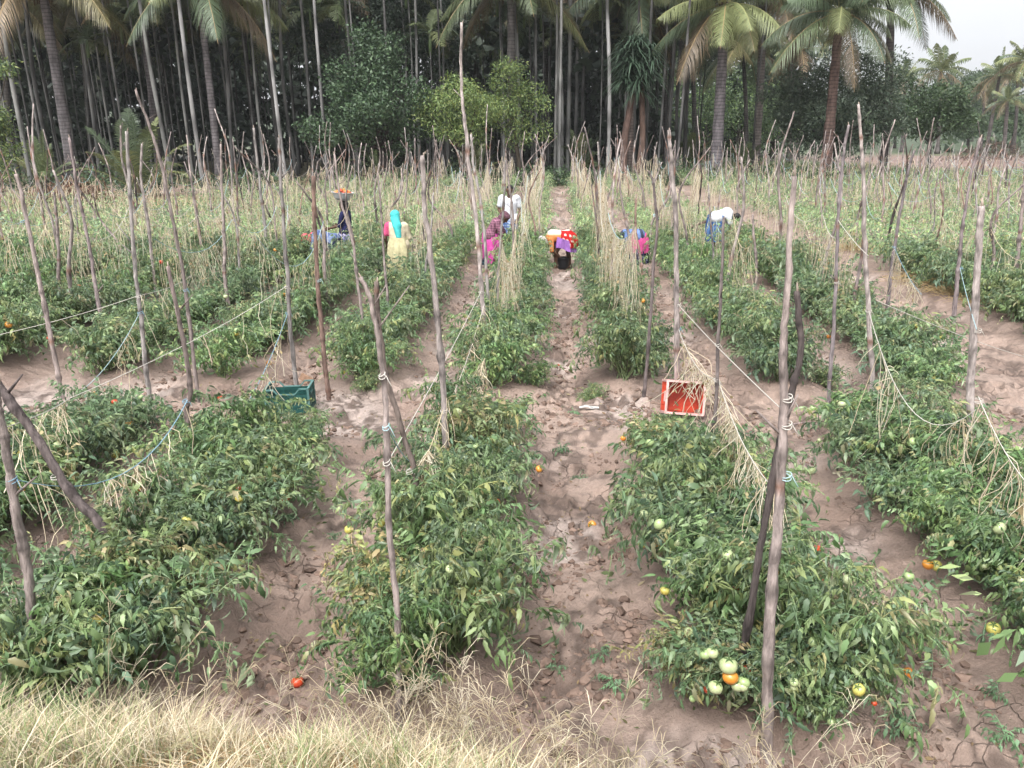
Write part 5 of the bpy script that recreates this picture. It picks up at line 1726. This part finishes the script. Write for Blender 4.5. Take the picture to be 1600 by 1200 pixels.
# spiky-leaved tree: long strap leaves drooping from a rounded head, on two red-brown stems
b = at(985, 280, 48); b.z = gz(b.x, b.y)
root = empty("spiky_leaved_tree", b)
mb = MB()
cz = at(990, 105, 48).z
for k in range(30):
    hub = frng.normal(size=3); hub /= np.linalg.norm(hub)
    hub = hub * np.array([1.15, 1.1, 1.45]) * (.3 + .7 * frng.random()) + (0.2, 0, cz + .1)
    for _ in range(46):
        a = frng.random() * 6.28; el = R(-5 + 75 * frng.random())
        d = np.array([math.cos(a) * math.cos(el), math.sin(a) * math.cos(el), math.sin(el)])
        L = .9 + .6 * frng.random()
        t = np.array([0, .33, .66, 1.0])[:, None]
        P = hub + d * L * t + np.array([0, 0, -1]) * L * .75 * t ** 2
        s = np.cross(d, (0, 0, 1)); s /= np.linalg.norm(s)
        w = np.array([.035, .045, .03, .004])[:, None] * s
        V = np.stack([P - w, P + w], 1).reshape(-1, 3)
        mb.add(V, [(0, 1, 3, 2), (2, 3, 5, 4), (4, 5, 7, 6)], None, np.array((.036, .062, .038)) * (.6 + .9 * frng.random()))
mb.build("crown", M_PALM, root)
link("trunk", trunk_mesh([(-.35, 0, -.2), (-.45, 0, 2.2), (-.2, 0, 4.2), (.1, 0, cz)], .24, .15, (.13, .085, .07), 5, mat=M_TRUNK), root)
link("trunk", trunk_mesh([(.35, .2, -.2), (.6, .2, 2.2), (.5, .1, 4.2), (.3, 0, cz)], .2, .13, (.15, .10, .08), 6, mat=M_TRUNK), root)
tag(root, "spiky strap-leaved tree with a dark rounded head behind the central furrow", "tree")

# broad-leaved trees
def leafy(mb, lobes, n, ls, cols, rng, shell=.55, hang=.0, slim=.5):
    """many small leaves in clumps spread through a set of lobes (centre, radii)"""
    vol = np.array([l[1][0] * l[1][1] * l[1][2] for l in lobes]) ** .7
    pick = rng.choice(len(lobes), n, p=vol / vol.sum())
    cen = np.array([l[0] for l in lobes])[pick]; rad = np.array([l[1] for l in lobes])[pick]
    # twigs: groups of leaves round common points
    ng = max(1, n // 9)
    gd = rng.normal(size=(ng, 3)); gd /= np.linalg.norm(gd, axis=1)[:, None]
    gr = shell + (1 - shell) * rng.random(ng) ** .6
    gi = rng.integers(0, ng, n)
    pos = cen + gd[gi] * (gr[gi] * (.92 + .2 * rng.random(n)))[:, None] * rad + rng.normal(size=(n, 3)) * ls * .8
    d = gd[gi] * .7 + rng.normal(size=(n, 3)) * .7; d[:, 2] -= hang
    d /= np.linalg.norm(d, axis=1)[:, None]
    s = np.cross(d, rng.normal(size=(n, 3))); s /= np.linalg.norm(s, axis=1)[:, None] + 1e-6
    nr_ = np.cross(d, s)
    l = ls * (.6 + .8 * rng.random(n))[:, None]
    V = np.stack([pos, pos + d * l * .45 + s * l * slim * .5 + nr_ * l * .08, pos + d * l * .45 - s * l * slim * .5 + nr_ * l * .08, pos + d * l - nr_ * l * .12], 1).reshape(-1, 3)
    i = np.arange(n) * 4
    c = np.array(cols)[rng.integers(len(cols), size=n)] * (.7 + .6 * rng.random((n, 1)))
    mb.add(V, None, np.concatenate([np.stack([i, i + 1, i + 2], 1), np.stack([i + 1, i + 3, i + 2], 1)]), np.repeat(c, 4, axis=0))

def tree(name, base, lobes, n, ls, cols, trunk_r, trunk_col, label, group=None, seed=0, shell=.5, hang=0., slim=.5, limbs=True, cat="tree"):
    rng = np.random.default_rng(seed)
    root = empty(name, base)
    sub_ = []
    for c, r in lobes:      # ragged clumps of differing size over each limb's end
        c = np.array(c); r = np.array(r)
        sub_.append((c, r * .62))
        for _ in range(8):
            d = rng.normal(size=3); d /= np.linalg.norm(d); d[2] = d[2] * .8 + .15
            sub_.append((c + d * r * (.62 + .35 * rng.random()), r * (.16 + .26 * rng.random())))
    mb = MB(); leafy(mb, sub_, n, ls, cols, rng, shell, hang, slim)
    mb.build("crown", M_TREELEAF, root)
    tb = MB()
    top = np.mean([l[0] for l in lobes], axis=0)
    fork = top * .45; fork[2] = top[2] * .5
    tube(tb, smooth_path([(0, 0, -.2), tuple(fork * .5), tuple(fork)], 9), np.linspace(trunk_r * 1.25, trunk_r * .8, 9), 9, trunk_col, True, .06, rng)
    if limbs:
        for c, r in lobes:
            c = np.array(c)
            tube(tb, smooth_path([tuple(fork * .96), tuple(fork * .5 + c * .5 - (0, 0, .1 * r[2])), tuple(c + rng.normal(size=3) * .1)], 7), np.linspace(trunk_r * .5, trunk_r * .12, 7), 6, trunk_col)
    tb.build("trunk", M_TRUNK, root)
    tag(root, label, cat, group)
    return root

def px_lobes(base, L, Y):
    """lobes given as (photo x, photo y, radius x px, radius y px, depth offset)"""
    out = []
    for px, py, rx, ry, dy in L:
        c = at(px, py, Y + dy) - Vector(base)
        s = (Y + dy) * 1.02 / FPX
        out.append((np.array(c), np.array((rx * s, min(rx, ry) * s * .95, ry * s))))
    return out
DK = [(.034, .064, .030), (.046, .082, .038), (.028, .052, .028), (.064, .104, .050)]
MD = [(.05, .085, .036), (.065, .10, .042), (.04, .07, .034)]
LT = [(.14, .20, .06), (.11, .17, .055), (.18, .22, .07), (.08, .12, .045)]
b = at(605, 300, 48); b.z = 0
tree("broadleaf_tree", b, px_lobes(b, [(575, 120, 62, 55, 0), (600, 85, 40, 32, .5), (545, 160, 45, 45, 0), (620, 150, 55, 50, -.5), (560, 200, 55, 40, -1), (500, 205, 40, 40, -1), (610, 215, 60, 40, 0), (660, 190, 40, 40, .6), (585, 165, 40, 40, -2)], Y=48), 15000, .20, DK, .28, (.05, .042, .04),
     "dark round-crowned broad-leaved tree at the front of the wood", seed=1)
b = at(640, 285, 57); b.z = 0
tree("broadleaf_tree", b, px_lobes(b, [(640, 55, 60, 50, 0), (700, 75, 45, 50, 0), (580, 40, 50, 45, .5), (540, 110, 40, 55, 0), (680, 130, 50, 50, 0), (620, 0, 70, 40, 0), (720, 20, 50, 40, 1), (480, 60, 50, 50, 1)], Y=57), 14000, .23, [(.030, .052, .032), (.040, .062, .040), (.026, .042, .028)], .3, (.05, .045, .04),
     "tall dark grey-green tree behind the round-crowned one", seed=2, shell=.4)
b = at(735, 290, 47); b.z = 0
tree("feathery_tree", b, px_lobes(b, [(690, 165, 40, 28, 0), (725, 145, 45, 30, 0), (745, 170, 42, 34, -.5), (700, 200, 35, 26, 0), (665, 175, 24, 24, 0), (735, 205, 40, 26, 0)], Y=47), 9000, .17, LT, .14, (.08, .065, .05),
     "feathery light green tree with a browned patch, left one of two", "feathery light green trees", seed=3, shell=.35, hang=.5, slim=.32)
b = at(815, 290, 49); b.z = 0
tree("feathery_tree", b, px_lobes(b, [(795, 120, 32, 32, 0), (790, 155, 38, 28, 0), (820, 165, 38, 32, 0), (770, 180, 30, 26, 0), (812, 205, 40, 30, 0)], Y=49), 8000, .17, LT[:3] + MD[:1], .14, (.08, .065, .05),
     "feathery light green tree with a pointed top, right one of two", "feathery light green trees", seed=4, shell=.35, hang=.4, slim=.32)
b = at(-25, 300, 38); b.z = 0
tree("feathery_tree", b, px_lobes(b, [(0, 180, 24, 22, 0), (5, 200, 18, 16, 0), (-20, 110, 46, 14, 0), (8, 104, 20, 12, 0), (-30, 190, 40, 40, 0), (5, 240, 28, 22, 0), (-20, 270, 40, 22, 0)], Y=38), 6000, .17, LT + MD, .12, (.08, .065, .05),
     "bright green small tree at the left edge of the picture", seed=5, shell=.4, hang=.3, slim=.35)
b = at(1300, 278, 53); b.z = 0
tree("drooping_bush_tree", b, px_lobes(b, [(1300, 105, 55, 35, 0), (1345, 120, 50, 42, 0), (1255, 135, 50, 38, 0), (1225, 165, 34, 38, 0), (1385, 150, 42, 45, 0), (1300, 165, 65, 50, -1), (1250, 200, 45, 40, 0), (1350, 195, 55, 45, 0), (1300, 225, 60, 35, 0), (1395, 195, 30, 35, 0)], Y=53), 24000, .19,
     [(.05, .075, .05), (.065, .09, .058), (.038, .06, .04), (.085, .11, .072)], .2, (.05, .045, .04), "big rounded bushy tree with drooping grey-green leaves on the right", seed=6, shell=.25, hang=.35, slim=.42)
b = at(1450, 250, 66); b.z = 0
tree("broadleaf_tree", b, px_lobes(b, [(1440, 150, 42, 30, 0), (1475, 160, 38, 34, 0), (1420, 185, 38, 34, 0), (1465, 190, 45, 34, 0), (1500, 180, 20, 24, 0)], Y=66), 9000, .22, MD, .2, (.07, .06, .05),
     "mid green tree right of the big rounded bushy tree", seed=7, shell=.4)
for k, (px, py, rx, ry, Y, s) in enumerate(((1520, 150, 55, 30, 170, 1), (1560, 125, 40, 22, 230, 1), (1500, 125, 45, 18, 260, 1), (1585, 175, 45, 28, 130, 1), (1515, 190, 30, 18, 125, 1), (1400, 180, 30, 22, 140, 1), (1210, 165, 55, 62, 88, 1), (1155, 140, 55, 75, 96, 1), (1105, 150, 50, 70, 90, 1), (1055, 150, 50, 75, 96, 1))):
    b = at(px, 214, Y); b.z = gz(b.x, b.y) - .3
    lob = px_lobes(b, [(px, py, rx * .7, ry * .8, 0), (px - rx * .5, py + ry * .3, rx * .5, ry * .7, 0), (px + rx * .5, py + ry * .3, rx * .5, ry * .7, 1), (px, py + ry * .8, rx * .8, ry * .8, -1)], Y)
    tree("broadleaf_tree", b, lob, 4500, .0042 * Y * .62, MD if k < 6 else MD + LT[1:2], .25, (.08, .07, .06),
         ("hazy far tree before the hill, ", "hazy far tree crowning the slope, ", "palest far tree left of the slope's top, ", "far round tree near the right edge, ", "low far bush tree left of the leaning slender palm, ", "far tree between the two bushy trees, ",
          "pale green tree behind the thick grey coconut trunk, right side, ", "pale green tree directly behind the thick grey coconut trunk, ", "pale green tree between the dark areca trunks, ", "pale green tree right of the spiky-leaved tree, ")[k] + "in the background", "background trees", seed=30 + k, shell=.35)

# dense depths of the wood, and the belt of trees far behind: nobody could count them
mb = MB()
rng = np.random.default_rng(90)
lob = []
for k in range(46):
    X = rng.uniform(8, 27); Y = rng.uniform(98, 108)
    lob.append(((X, Y, rng.uniform(.5, 13)), (3.2, 2.2, 2.4)))
for k in range(170):
    X = rng.uniform(-62, 10); Y = rng.uniform(84, 98)
    lob.append(((X, Y, rng.uniform(.5, 16.5 if X < 3 else 9)), (3.4, 2.2, 2.6)))
for k in range(70):
    X = rng.uniform(-48, 7); Y = rng.uniform(58, 80)
    lob.append(((X, Y, 3 + Y * .115 + rng.uniform(-1.2, 4)), (2.4, 1.8, 1.3)))
for k in range(90):
    X = rng.uniform(-48, 7); Y = rng.uniform(62, 82)
    lob.append(((X, Y, rng.uniform(.5, 13)), (1.8, 1.6, 1.7)))
leafy(mb, lob, 72000, .95, [(.020, .034, .020), (.028, .044, .026), (.016, .026, .018)], rng, .2, .2)  # leaf colours set dark to paint in the gloom inside the wood
tag(mb.build("dense_wood", M_TREELEAF), kind="stuff")
mb = MB()
lob = []
for k in range(170):
    Y = rng.uniform(125, 420); X = rng.uniform(.22, .78) * Y
    lob.append(((X, Y, float(gz(X, Y)) + rng.uniform(.5, 3.5)), (Y * .03, 4, 2.2 + Y * .006)))
leafy(mb, lob, 26000, 1.5, [(.05, .08, .04), (.065, .095, .045), (.04, .065, .035)], rng, .2, .1)
tag(mb.build("distant_wood", M_TREELEAF), kind="stuff")

# low growth along the wood's edge and between the trunks
mb = MB()
lob = []
for k in range(230):
    X = rng.uniform(-45, 24); Y = (46.5 if X > -10 else 46.5 - min(12, (-10 - X) * 2.2) + 5) + rng.random() ** 2 * 14
    h = rng.uniform(.25, .75) * (1.5 if rng.random() < .2 else 1)
    lob.append(((X, Y, h * .5), (rng.uniform(.6, 1.6), .8, h)))
leafy(mb, lob, 30000, .17, MD + DK, rng, .2, -.3)
for k in range(9000):
    X = rng.uniform(10, 46); Y = rng.uniform(54, 72)
    if X > 26 and Y > 60: continue
    h = .25 + .5 * rng.random(); a = rng.normal(size=2) * .2
    mb.add([(X - .05, Y, -.05), (X + .05, Y, -.05), (X + a[0], Y + a[1], h)], None, [(0, 1, 2)], np.array((.12, .15, .07)) * (.7 + .7 * rng.random()))
tag(mb.build("undergrowth", M_TREELEAF), kind="stuff")
# dry brush heaped at the far left edge and a felled heap at the right field's end
def brush(name, px, py, Y, w, h, n, cols, label, seed):
    rng = np.random.default_rng(seed); b = at(px, py, Y); b.z = gz(b.x, b.y)
    mb = MB()
    for _ in range(n):
        x = rng.normal() * w * .4; z = h * rng.random() * math.exp(-(x / w) ** 2 * 3); a = rng.normal(size=3) * (.5, .4, .28)
        tube(mb, [(x, rng.normal() * .3, z), (x + a[0] * .5, a[1] * .5, z + abs(a[2]) + .05), (x + a[0], a[1], max(.02, z + a[2]))], [.02, .016, .006], 3, np.array(cols[rng.integers(len(cols))]) * (.6 + .7 * rng.random()))
    o = mb.build(name, M_TRUNK); o.location = b
    tag(o, label, "brushwood")
brush("brush_heap", 120, 345, 31.5, 2.6, .8, 420, [(.30, .17, .12), (.36, .24, .16), (.22, .13, .10)], "heap of reddish dry brushwood at the far left edge of the field", 1)
brush("brush_heap", 1555, 222, 84, 5.5, 1.8, 500, [(.22, .15, .12), (.10, .07, .06), (.30, .24, .18)], "heap of dark felled brushwood at the far right beyond the field", 2)
# ------------------------------------------------------------------ dry grass on the bank, straw litter, weeds
grng = np.random.default_rng(515)
def blades(mb, x, y, z, h, w, lean, cols, n_seg=3):
    n = len(x)
    a = grng.random(n) * 6.28
    d = np.stack([np.cos(a), np.sin(a), np.zeros(n)], 1) * (lean * (.3 + 1.1 * grng.random(n)))[:, None]
    b = np.stack([x, y, z], 1)
    s = np.stack([-np.sin(a + grng.normal(size=n) * .8), np.cos(a), np.zeros(n)], 1)
    up = np.array([0, 0, 1.0])
    V = []
    for k in range(n_seg + 1):
        t = k / n_seg
        p = b + up * (h * t * (1 - .25 * t * lean / .5))[:, None] + d * (h * t ** 1.8)[:, None]
        ww = (w * (1 - t) ** .7 + .0004)[:, None] * .5
        V += [p - s * ww, p + s * ww]
    V = np.stack(V, 1)
    m = 2 * (n_seg + 1)
    i = (np.arange(n) * m)[:, None]
    Q = np.concatenate([np.stack([i[:, 0] + 2 * k, i[:, 0] + 2 * k + 1, i[:, 0] + 2 * k + 3, i[:, 0] + 2 * k + 2], 1) for k in range(n_seg)])
    c = np.array(cols)[grng.integers(len(cols), size=n)] * (.75 + .5 * grng.random((n, 1)))
    mb.add(V.reshape(-1, 3), Q, None, np.repeat(c, m, axis=0))
GS = [(.70, .59, .41), (.80, .71, .54), (.60, .50, .34), (.76, .67, .50), (.52, .43, .28), (.42, .40, .22)]
mb = MB()
n = 46000
x = grng.uniform(-2.6, 2.4, n); y = grng.uniform(.95, 3.35, n)
tz = toe(x)
edge = tz + .02 - .32 * sstep(-.1, .8, x) - .22 * vnoise(x, y, .35, 41)
ok = (y < edge) & (grng.random(n) < .1 + 1.1 * sstep(.2, .75, vnoise(x, y, .2, 42))) & (grng.random(n) < 1.15 - .55 * sstep(.1, 1.2, x))
x, y = x[ok], y[ok]
gr_ = vnoise(x, y, .5, 43)
h = (.06 + .17 * grng.random(len(x)) ** 1.3) * (1.15 - .45 * sstep(-.5, 1.2, x)) * (.45 + 1.1 * vnoise(x, y, .28, 44))
blades(mb, x, y, height(x, y) - .01, h, .0035 + .002 * grng.random(len(x)), np.full(len(x), .75), GS)
gsel = (gr_ > .56) & (grng.random(len(x)) < .5)
xg, yg = x[gsel] + .01, y[gsel]
blades(mb, xg, yg, height(xg, yg) - .01, h[gsel] * 1.15, np.full(gsel.sum(), .004), np.full(gsel.sum(), .5), [(.24, .31, .13), (.30, .36, .17), (.36, .39, .21)])
# matted litter lying flat
m_ = 9000
x = grng.uniform(-2.6, 2.0, m_); y = grng.uniform(1.0, 3.2, m_)
ok = y < toe(x) - .15
x, y = x[ok], y[ok]
blades(mb, x, y, height(x, y) + .01, .05 + .06 * grng.random(len(x)), np.full(len(x), .003), np.full(len(x), 2.4), [(.36, .22, .10), (.42, .30, .16), (.26, .17, .09)], 2)
tag(mb.build("dry_grass", M_GRASS), kind="stuff")

# tall seeding stalks that stand up before the beds: few enough to be one by one
def stalk(x, y, H, az, lean, seed, col, label):
    rng = np.random.default_rng(seed)
    z = gz(x, y)
    mb = MB()
    t = np.linspace(0, 1, 9)
    P = np.stack([math.cos(az) * lean * H * t ** 2, math.sin(az) * lean * H * t ** 2, H * t * (1 - .25 * lean * t)], 1)
    tube(mb, P, np.linspace(.0016, .0008, 9), 4, col, cap=False)
    for k in range(3):
        j = 1 + k * 2
        a = az + rng.normal() * 1.2; L = .10 + .10 * rng.random()
        tube(mb, [P[j], P[j] + np.array([math.cos(a) * L * .5, math.sin(a) * L * .5, L * .45]), P[j] + np.array([math.cos(a) * L, math.sin(a) * L, L * .25])], [.0016, .0013, .0004], 3, col, cap=False)
    root = mb.build("grass_stalk", M_GRASS)
    root.location = (x, y, z)
    hb = MB()
    for k in range(rng.integers(4, 9)):
        s = .72 + .28 * rng.random()
        i = min(int(s * 8), 7); f = s * 8 - i
        p = P[i] * (1 - f) + P[i + 1] * f
        a = az + rng.normal() * 1.1; L = .05 + .08 * rng.random()
        tube(hb, [p, p + np.array([math.cos(a) * L * .6, math.sin(a) * L * .6, L * .5]), p + np.array([math.cos(a) * L, math.sin(a) * L, L * .35])], [.0012, .0019, .0005], 3, np.array(col) * 1.1, cap=False)
    hb.build("seed_head", M_GRASS, root)
    tag(root, label, "grass stalk", "seeding grass stalks " + label.split("stalk ")[1])
srg = np.random.default_rng(919)
for k in range(150):
    x = srg.uniform(-2.2, 1.7)
    if srg.random() < .35: x = srg.uniform(-.9, .3)
    y = float(toe(np.array([x]))[0]) - .12 + srg.normal() * .14
    where = "at the lower left" if x < -.95 else "before the bed left of the central furrow" if x < -.1 else "at the near end of the central furrow" if x < .55 else "before the bed right of the central furrow" if x < 1.3 else "at the lower right"
    c = np.array(GS[srg.integers(5)]) * (.62 + .4 * srg.random())
    stalk(x, y, .25 + .35 * srg.random(), srg.random() * 6.28, .25 + .6 * srg.random(), int(srg.integers(1e8)), c, "dry pale seeding grass stalk " + where)

# leaf litter and crumbs of straw on the furrows
mb = MB()
lx = grng.uniform(-5.5, 5.2, 5200); ly = 3.0 + 13 * grng.random(5200) ** 1.4
ok = (bed_profile(lx, ly) < .8) & (ly > toe(lx) + .1)
lx, ly = lx[ok], ly[ok]; lz = height(lx, ly) + .006
for x, y, z in zip(lx, ly, lz):
    a = grng.random() * 6.28; s = .012 + .022 * grng.random() ** 2
    d = np.array([math.cos(a), math.sin(a), .25 * grng.normal()]) * s; e = np.array([-math.sin(a), math.cos(a), .3 * grng.normal()]) * s * (.15 + .35 * grng.random())
    c = np.array(((.30, .22, .12), (.22, .15, .09), (.42, .35, .22), (.13, .12, .06), (.15, .18, .08))[grng.integers(5)])
    p = np.array([x, y, z])
    mb.add([p - d, p + e + (0, 0, .004), p + d, p - e + (0, 0, .002)], [(0, 1, 2, 3)], None, c)
tag(mb.build("leaf_litter", M_GRASS), kind="stuff")

# small weeds rooted in the furrows
def weed(px, py, s, seed, label):
    q = on_ground(px, py); rng = np.random.default_rng(seed)
    mb = MB()
    for k in range(int(9 + 8 * s)):
        V, Q, T, sh = LEAFS[rng.integers(14)]
        a = rng.random() * 6.28; el = R(10 + 50 * rng.random())
        M = np.array(Matrix.Rotation(a, 3, 'Z') @ Matrix.Rotation(-el, 3, 'Y'))
        mb.add((V * (.05 + .07 * s * rng.random())) @ M.T + (0, 0, .01 + .05 * s * rng.random()), Q, T, sh[:, None] * np.array((.11, .20, .10)) * (.8 + .5 * rng.random()))
    o = mb.build("weed", M_TOMLEAF); o.location = (q.x, q.y, gz(q.x, q.y))
    tag(o, label, "weed", "weeds in the furrows")
for k, (px, py, s, lab) in enumerate(((545, 785, 1.3, "bright weed on the mud left of the crossing stakes"), (447, 832, .7, "tiny weed near the split red tomato"), (835, 905, 1.3, "pale green weed at the left edge of the central furrow"),
        (905, 740, .8, "small weed in the central furrow before the cross channel"), (878, 712, .9, "weed at the mouth of the central furrow by the cross channel"), (938, 1035, .6, "tiny weed low in the central furrow"),
        (955, 1080, .8, "lowest weed in the central furrow"), (1410, 1165, 1.3, "greyish weed at the lower right beside a yellowed leaf"), (1565, 1165, 1.3, "feathery weed at the lower right corner"), (1370, 980, .6, "small weed in the furrow at the right"),
        (1310, 885, .8, "weed beside the red tomato right of the thick stake"), (870, 1050, .6, "tiny weed left in the near end of the central furrow"), (897, 655, .5, "tiny weed on the cross channel by the white scrap"), (1555, 1105, .9, "weed under the leaves at the right edge"),
        (1390, 608, .6, "weed on the mud beyond the cross channel, right side"), (520, 850, .5, "tiny weed on bare mud left of the crossing stakes"))):
    weed(px, py, s, 700 + k, lab)

# dry straw heaps by the wide mud path, a white scrap on the channel, a fallen stick
def straw_heap(px, py, w, n, seed, label, col=((.55, .42, .22), (.62, .50, .30), (.48, .34, .16))):
    q = on_ground(px, py); rng = np.random.default_rng(seed); mb = MB()
    for _ in range(n):
        x, y = rng.normal(size=2) * w * .4
        z = .22 * math.exp(-(x * x + y * y) / (w * w * .3)) * rng.random()
        d = rng.normal(size=3) * (.16, .16, .05)
        tube(mb, [(x, y, z), (x + d[0], y + d[1], max(.01, z + abs(d[2]) + .02)), (x + d[0] * 1.8, y + d[1] * 1.8, max(.005, z * .4))], [.004, .004, .002], 3, np.array(col[rng.integers(3)]) * (.75 + .5 * rng.random()), cap=False)
    o = mb.build("straw_heap", M_TWINE); o.location = (q.x, q.y, gz(q.x, q.y))
    tag(o, label, "straw heap", "straw heaps on the wide mud path")
straw_heap(1490, 468, .55, 420, 1, "yellowish straw heap beside the dark leaning stake on the mud path")
straw_heap(1565, 488, .50, 380, 2, "yellowish straw heap at the right edge of the mud path", ((.55, .40, .18), (.50, .38, .20), (.58, .46, .26)))
straw_heap(1440, 450, .6, 260, 3, "thin pale straw heap under sagging cord on the mud path")
straw_heap(1330, 400, .7, 260, 4, "thin straw scattered on the mud path behind the tall pointed pole")
q = on_ground(919, 643)
mb = MB()
for k in range(3):
    P = np.array([(-.10 + .03 * k, .02 * k, .015), (-.03, .01 * k, .03), (.05, -.02 * k, .02), (.12 - .05 * k, .01, .012)])
    w = np.array([0, .018, .004])
    mb.add(np.concatenate([P - w, P + w]), [(i, i + 1, i + 5, i + 4) for i in range(3)], None, (.62, .62, .60))
o = mb.build("plastic_scrap", M_PLASTIC); o.location = (q.x, q.y, gz(q.x, q.y) + .02)
tag(o, "crumpled white scrap lying on the cross channel by the furrow", "litter")
q = on_ground(1262, 672)
mb = MB(); tube(mb, smooth_path([(-.16, 0, .02), (-.02, .02, .035), (.14, -.03, .02)], 8), np.linspace(.012, .007, 8), 7, (.30, .235, .22), True, .05, grng)
o = mb.build("fallen_stick", M_STAKE); o.location = (q.x, q.y, gz(q.x, q.y) + .01)
tag(o, "short fallen stick on the cross channel right of the thick stake", "stick")
q = on_ground(478, 592)
mb = MB(); box(mb, (0, 0, .05), (.16, .03, .10), (.40, .26, .18), Matrix.Rotation(.5, 3, 'Y')); box(mb, (.06, .03, .02), (.14, .05, .03), (.34, .22, .16), Matrix.Rotation(-.3, 3, 'Z'))
o = mb.build("broken_bricks", M_CLOD, smooth=False); o.location = (q.x, q.y, gz(q.x, q.y))
tag(o, "pale broken lump of dried earth behind the dark green crate", "clod")
# dark weathered board leaning by the man bending in the lungi
p = at(1095, 350, 21.0)
mb = MB()
tube(mb, smooth_path([(.26, 0, .10), (.0, 0, .02), (-.25, .02, -.10)], 8), np.linspace(.035, .025, 8), 7, (.15, .11, .09), True, .06, grng)
tube(mb, [(-.20, .02, -.08), (-.24, .02, -p.z + gz(p.x, p.y))], [.022, .026], 6, (.08, .065, .06)); tube(mb, [(.18, 0, .06), (.16, .02, -p.z + gz(p.x, p.y))], [.02, .024], 6, (.10, .08, .07))
tube(mb, [(-.08, 0, -.01), (-.10, .03, -p.z + gz(p.x, p.y))], [.018, .02], 6, (.08, .065, .06))
o = mb.build("stick_rack", M_STAKE); o.location = p
tag(o, "dark slanting branch on short props left of the man bending right", "rack")

# ------------------------------------------------------------------ damp air
hm = bpy.data.materials.new("damp_air"); hm.use_nodes = True
t = hm.node_tree; t.nodes.clear()
out = t.nodes.new("ShaderNodeOutputMaterial"); pv = t.nodes.new("ShaderNodeVolumePrincipled")
pv.inputs["Color"].default_value = (.93, .96, 1.0, 1)
pv.inputs["Density"].default_value = HAZE
pv.inputs["Anisotropy"].default_value = 0.1
t.links.new(pv.outputs[0], out.inputs["Volume"])
mb = MB(); box(mb, (0, 3290, 330), (7700, 6800, 700))
hz = mb.build("haze", hm, smooth=False)
tag(hz, kind="stuff")
hm.cycles.homogeneous_volume = True if hasattr(hm, "cycles") and hasattr(hm.cycles, "homogeneous_volume") else False
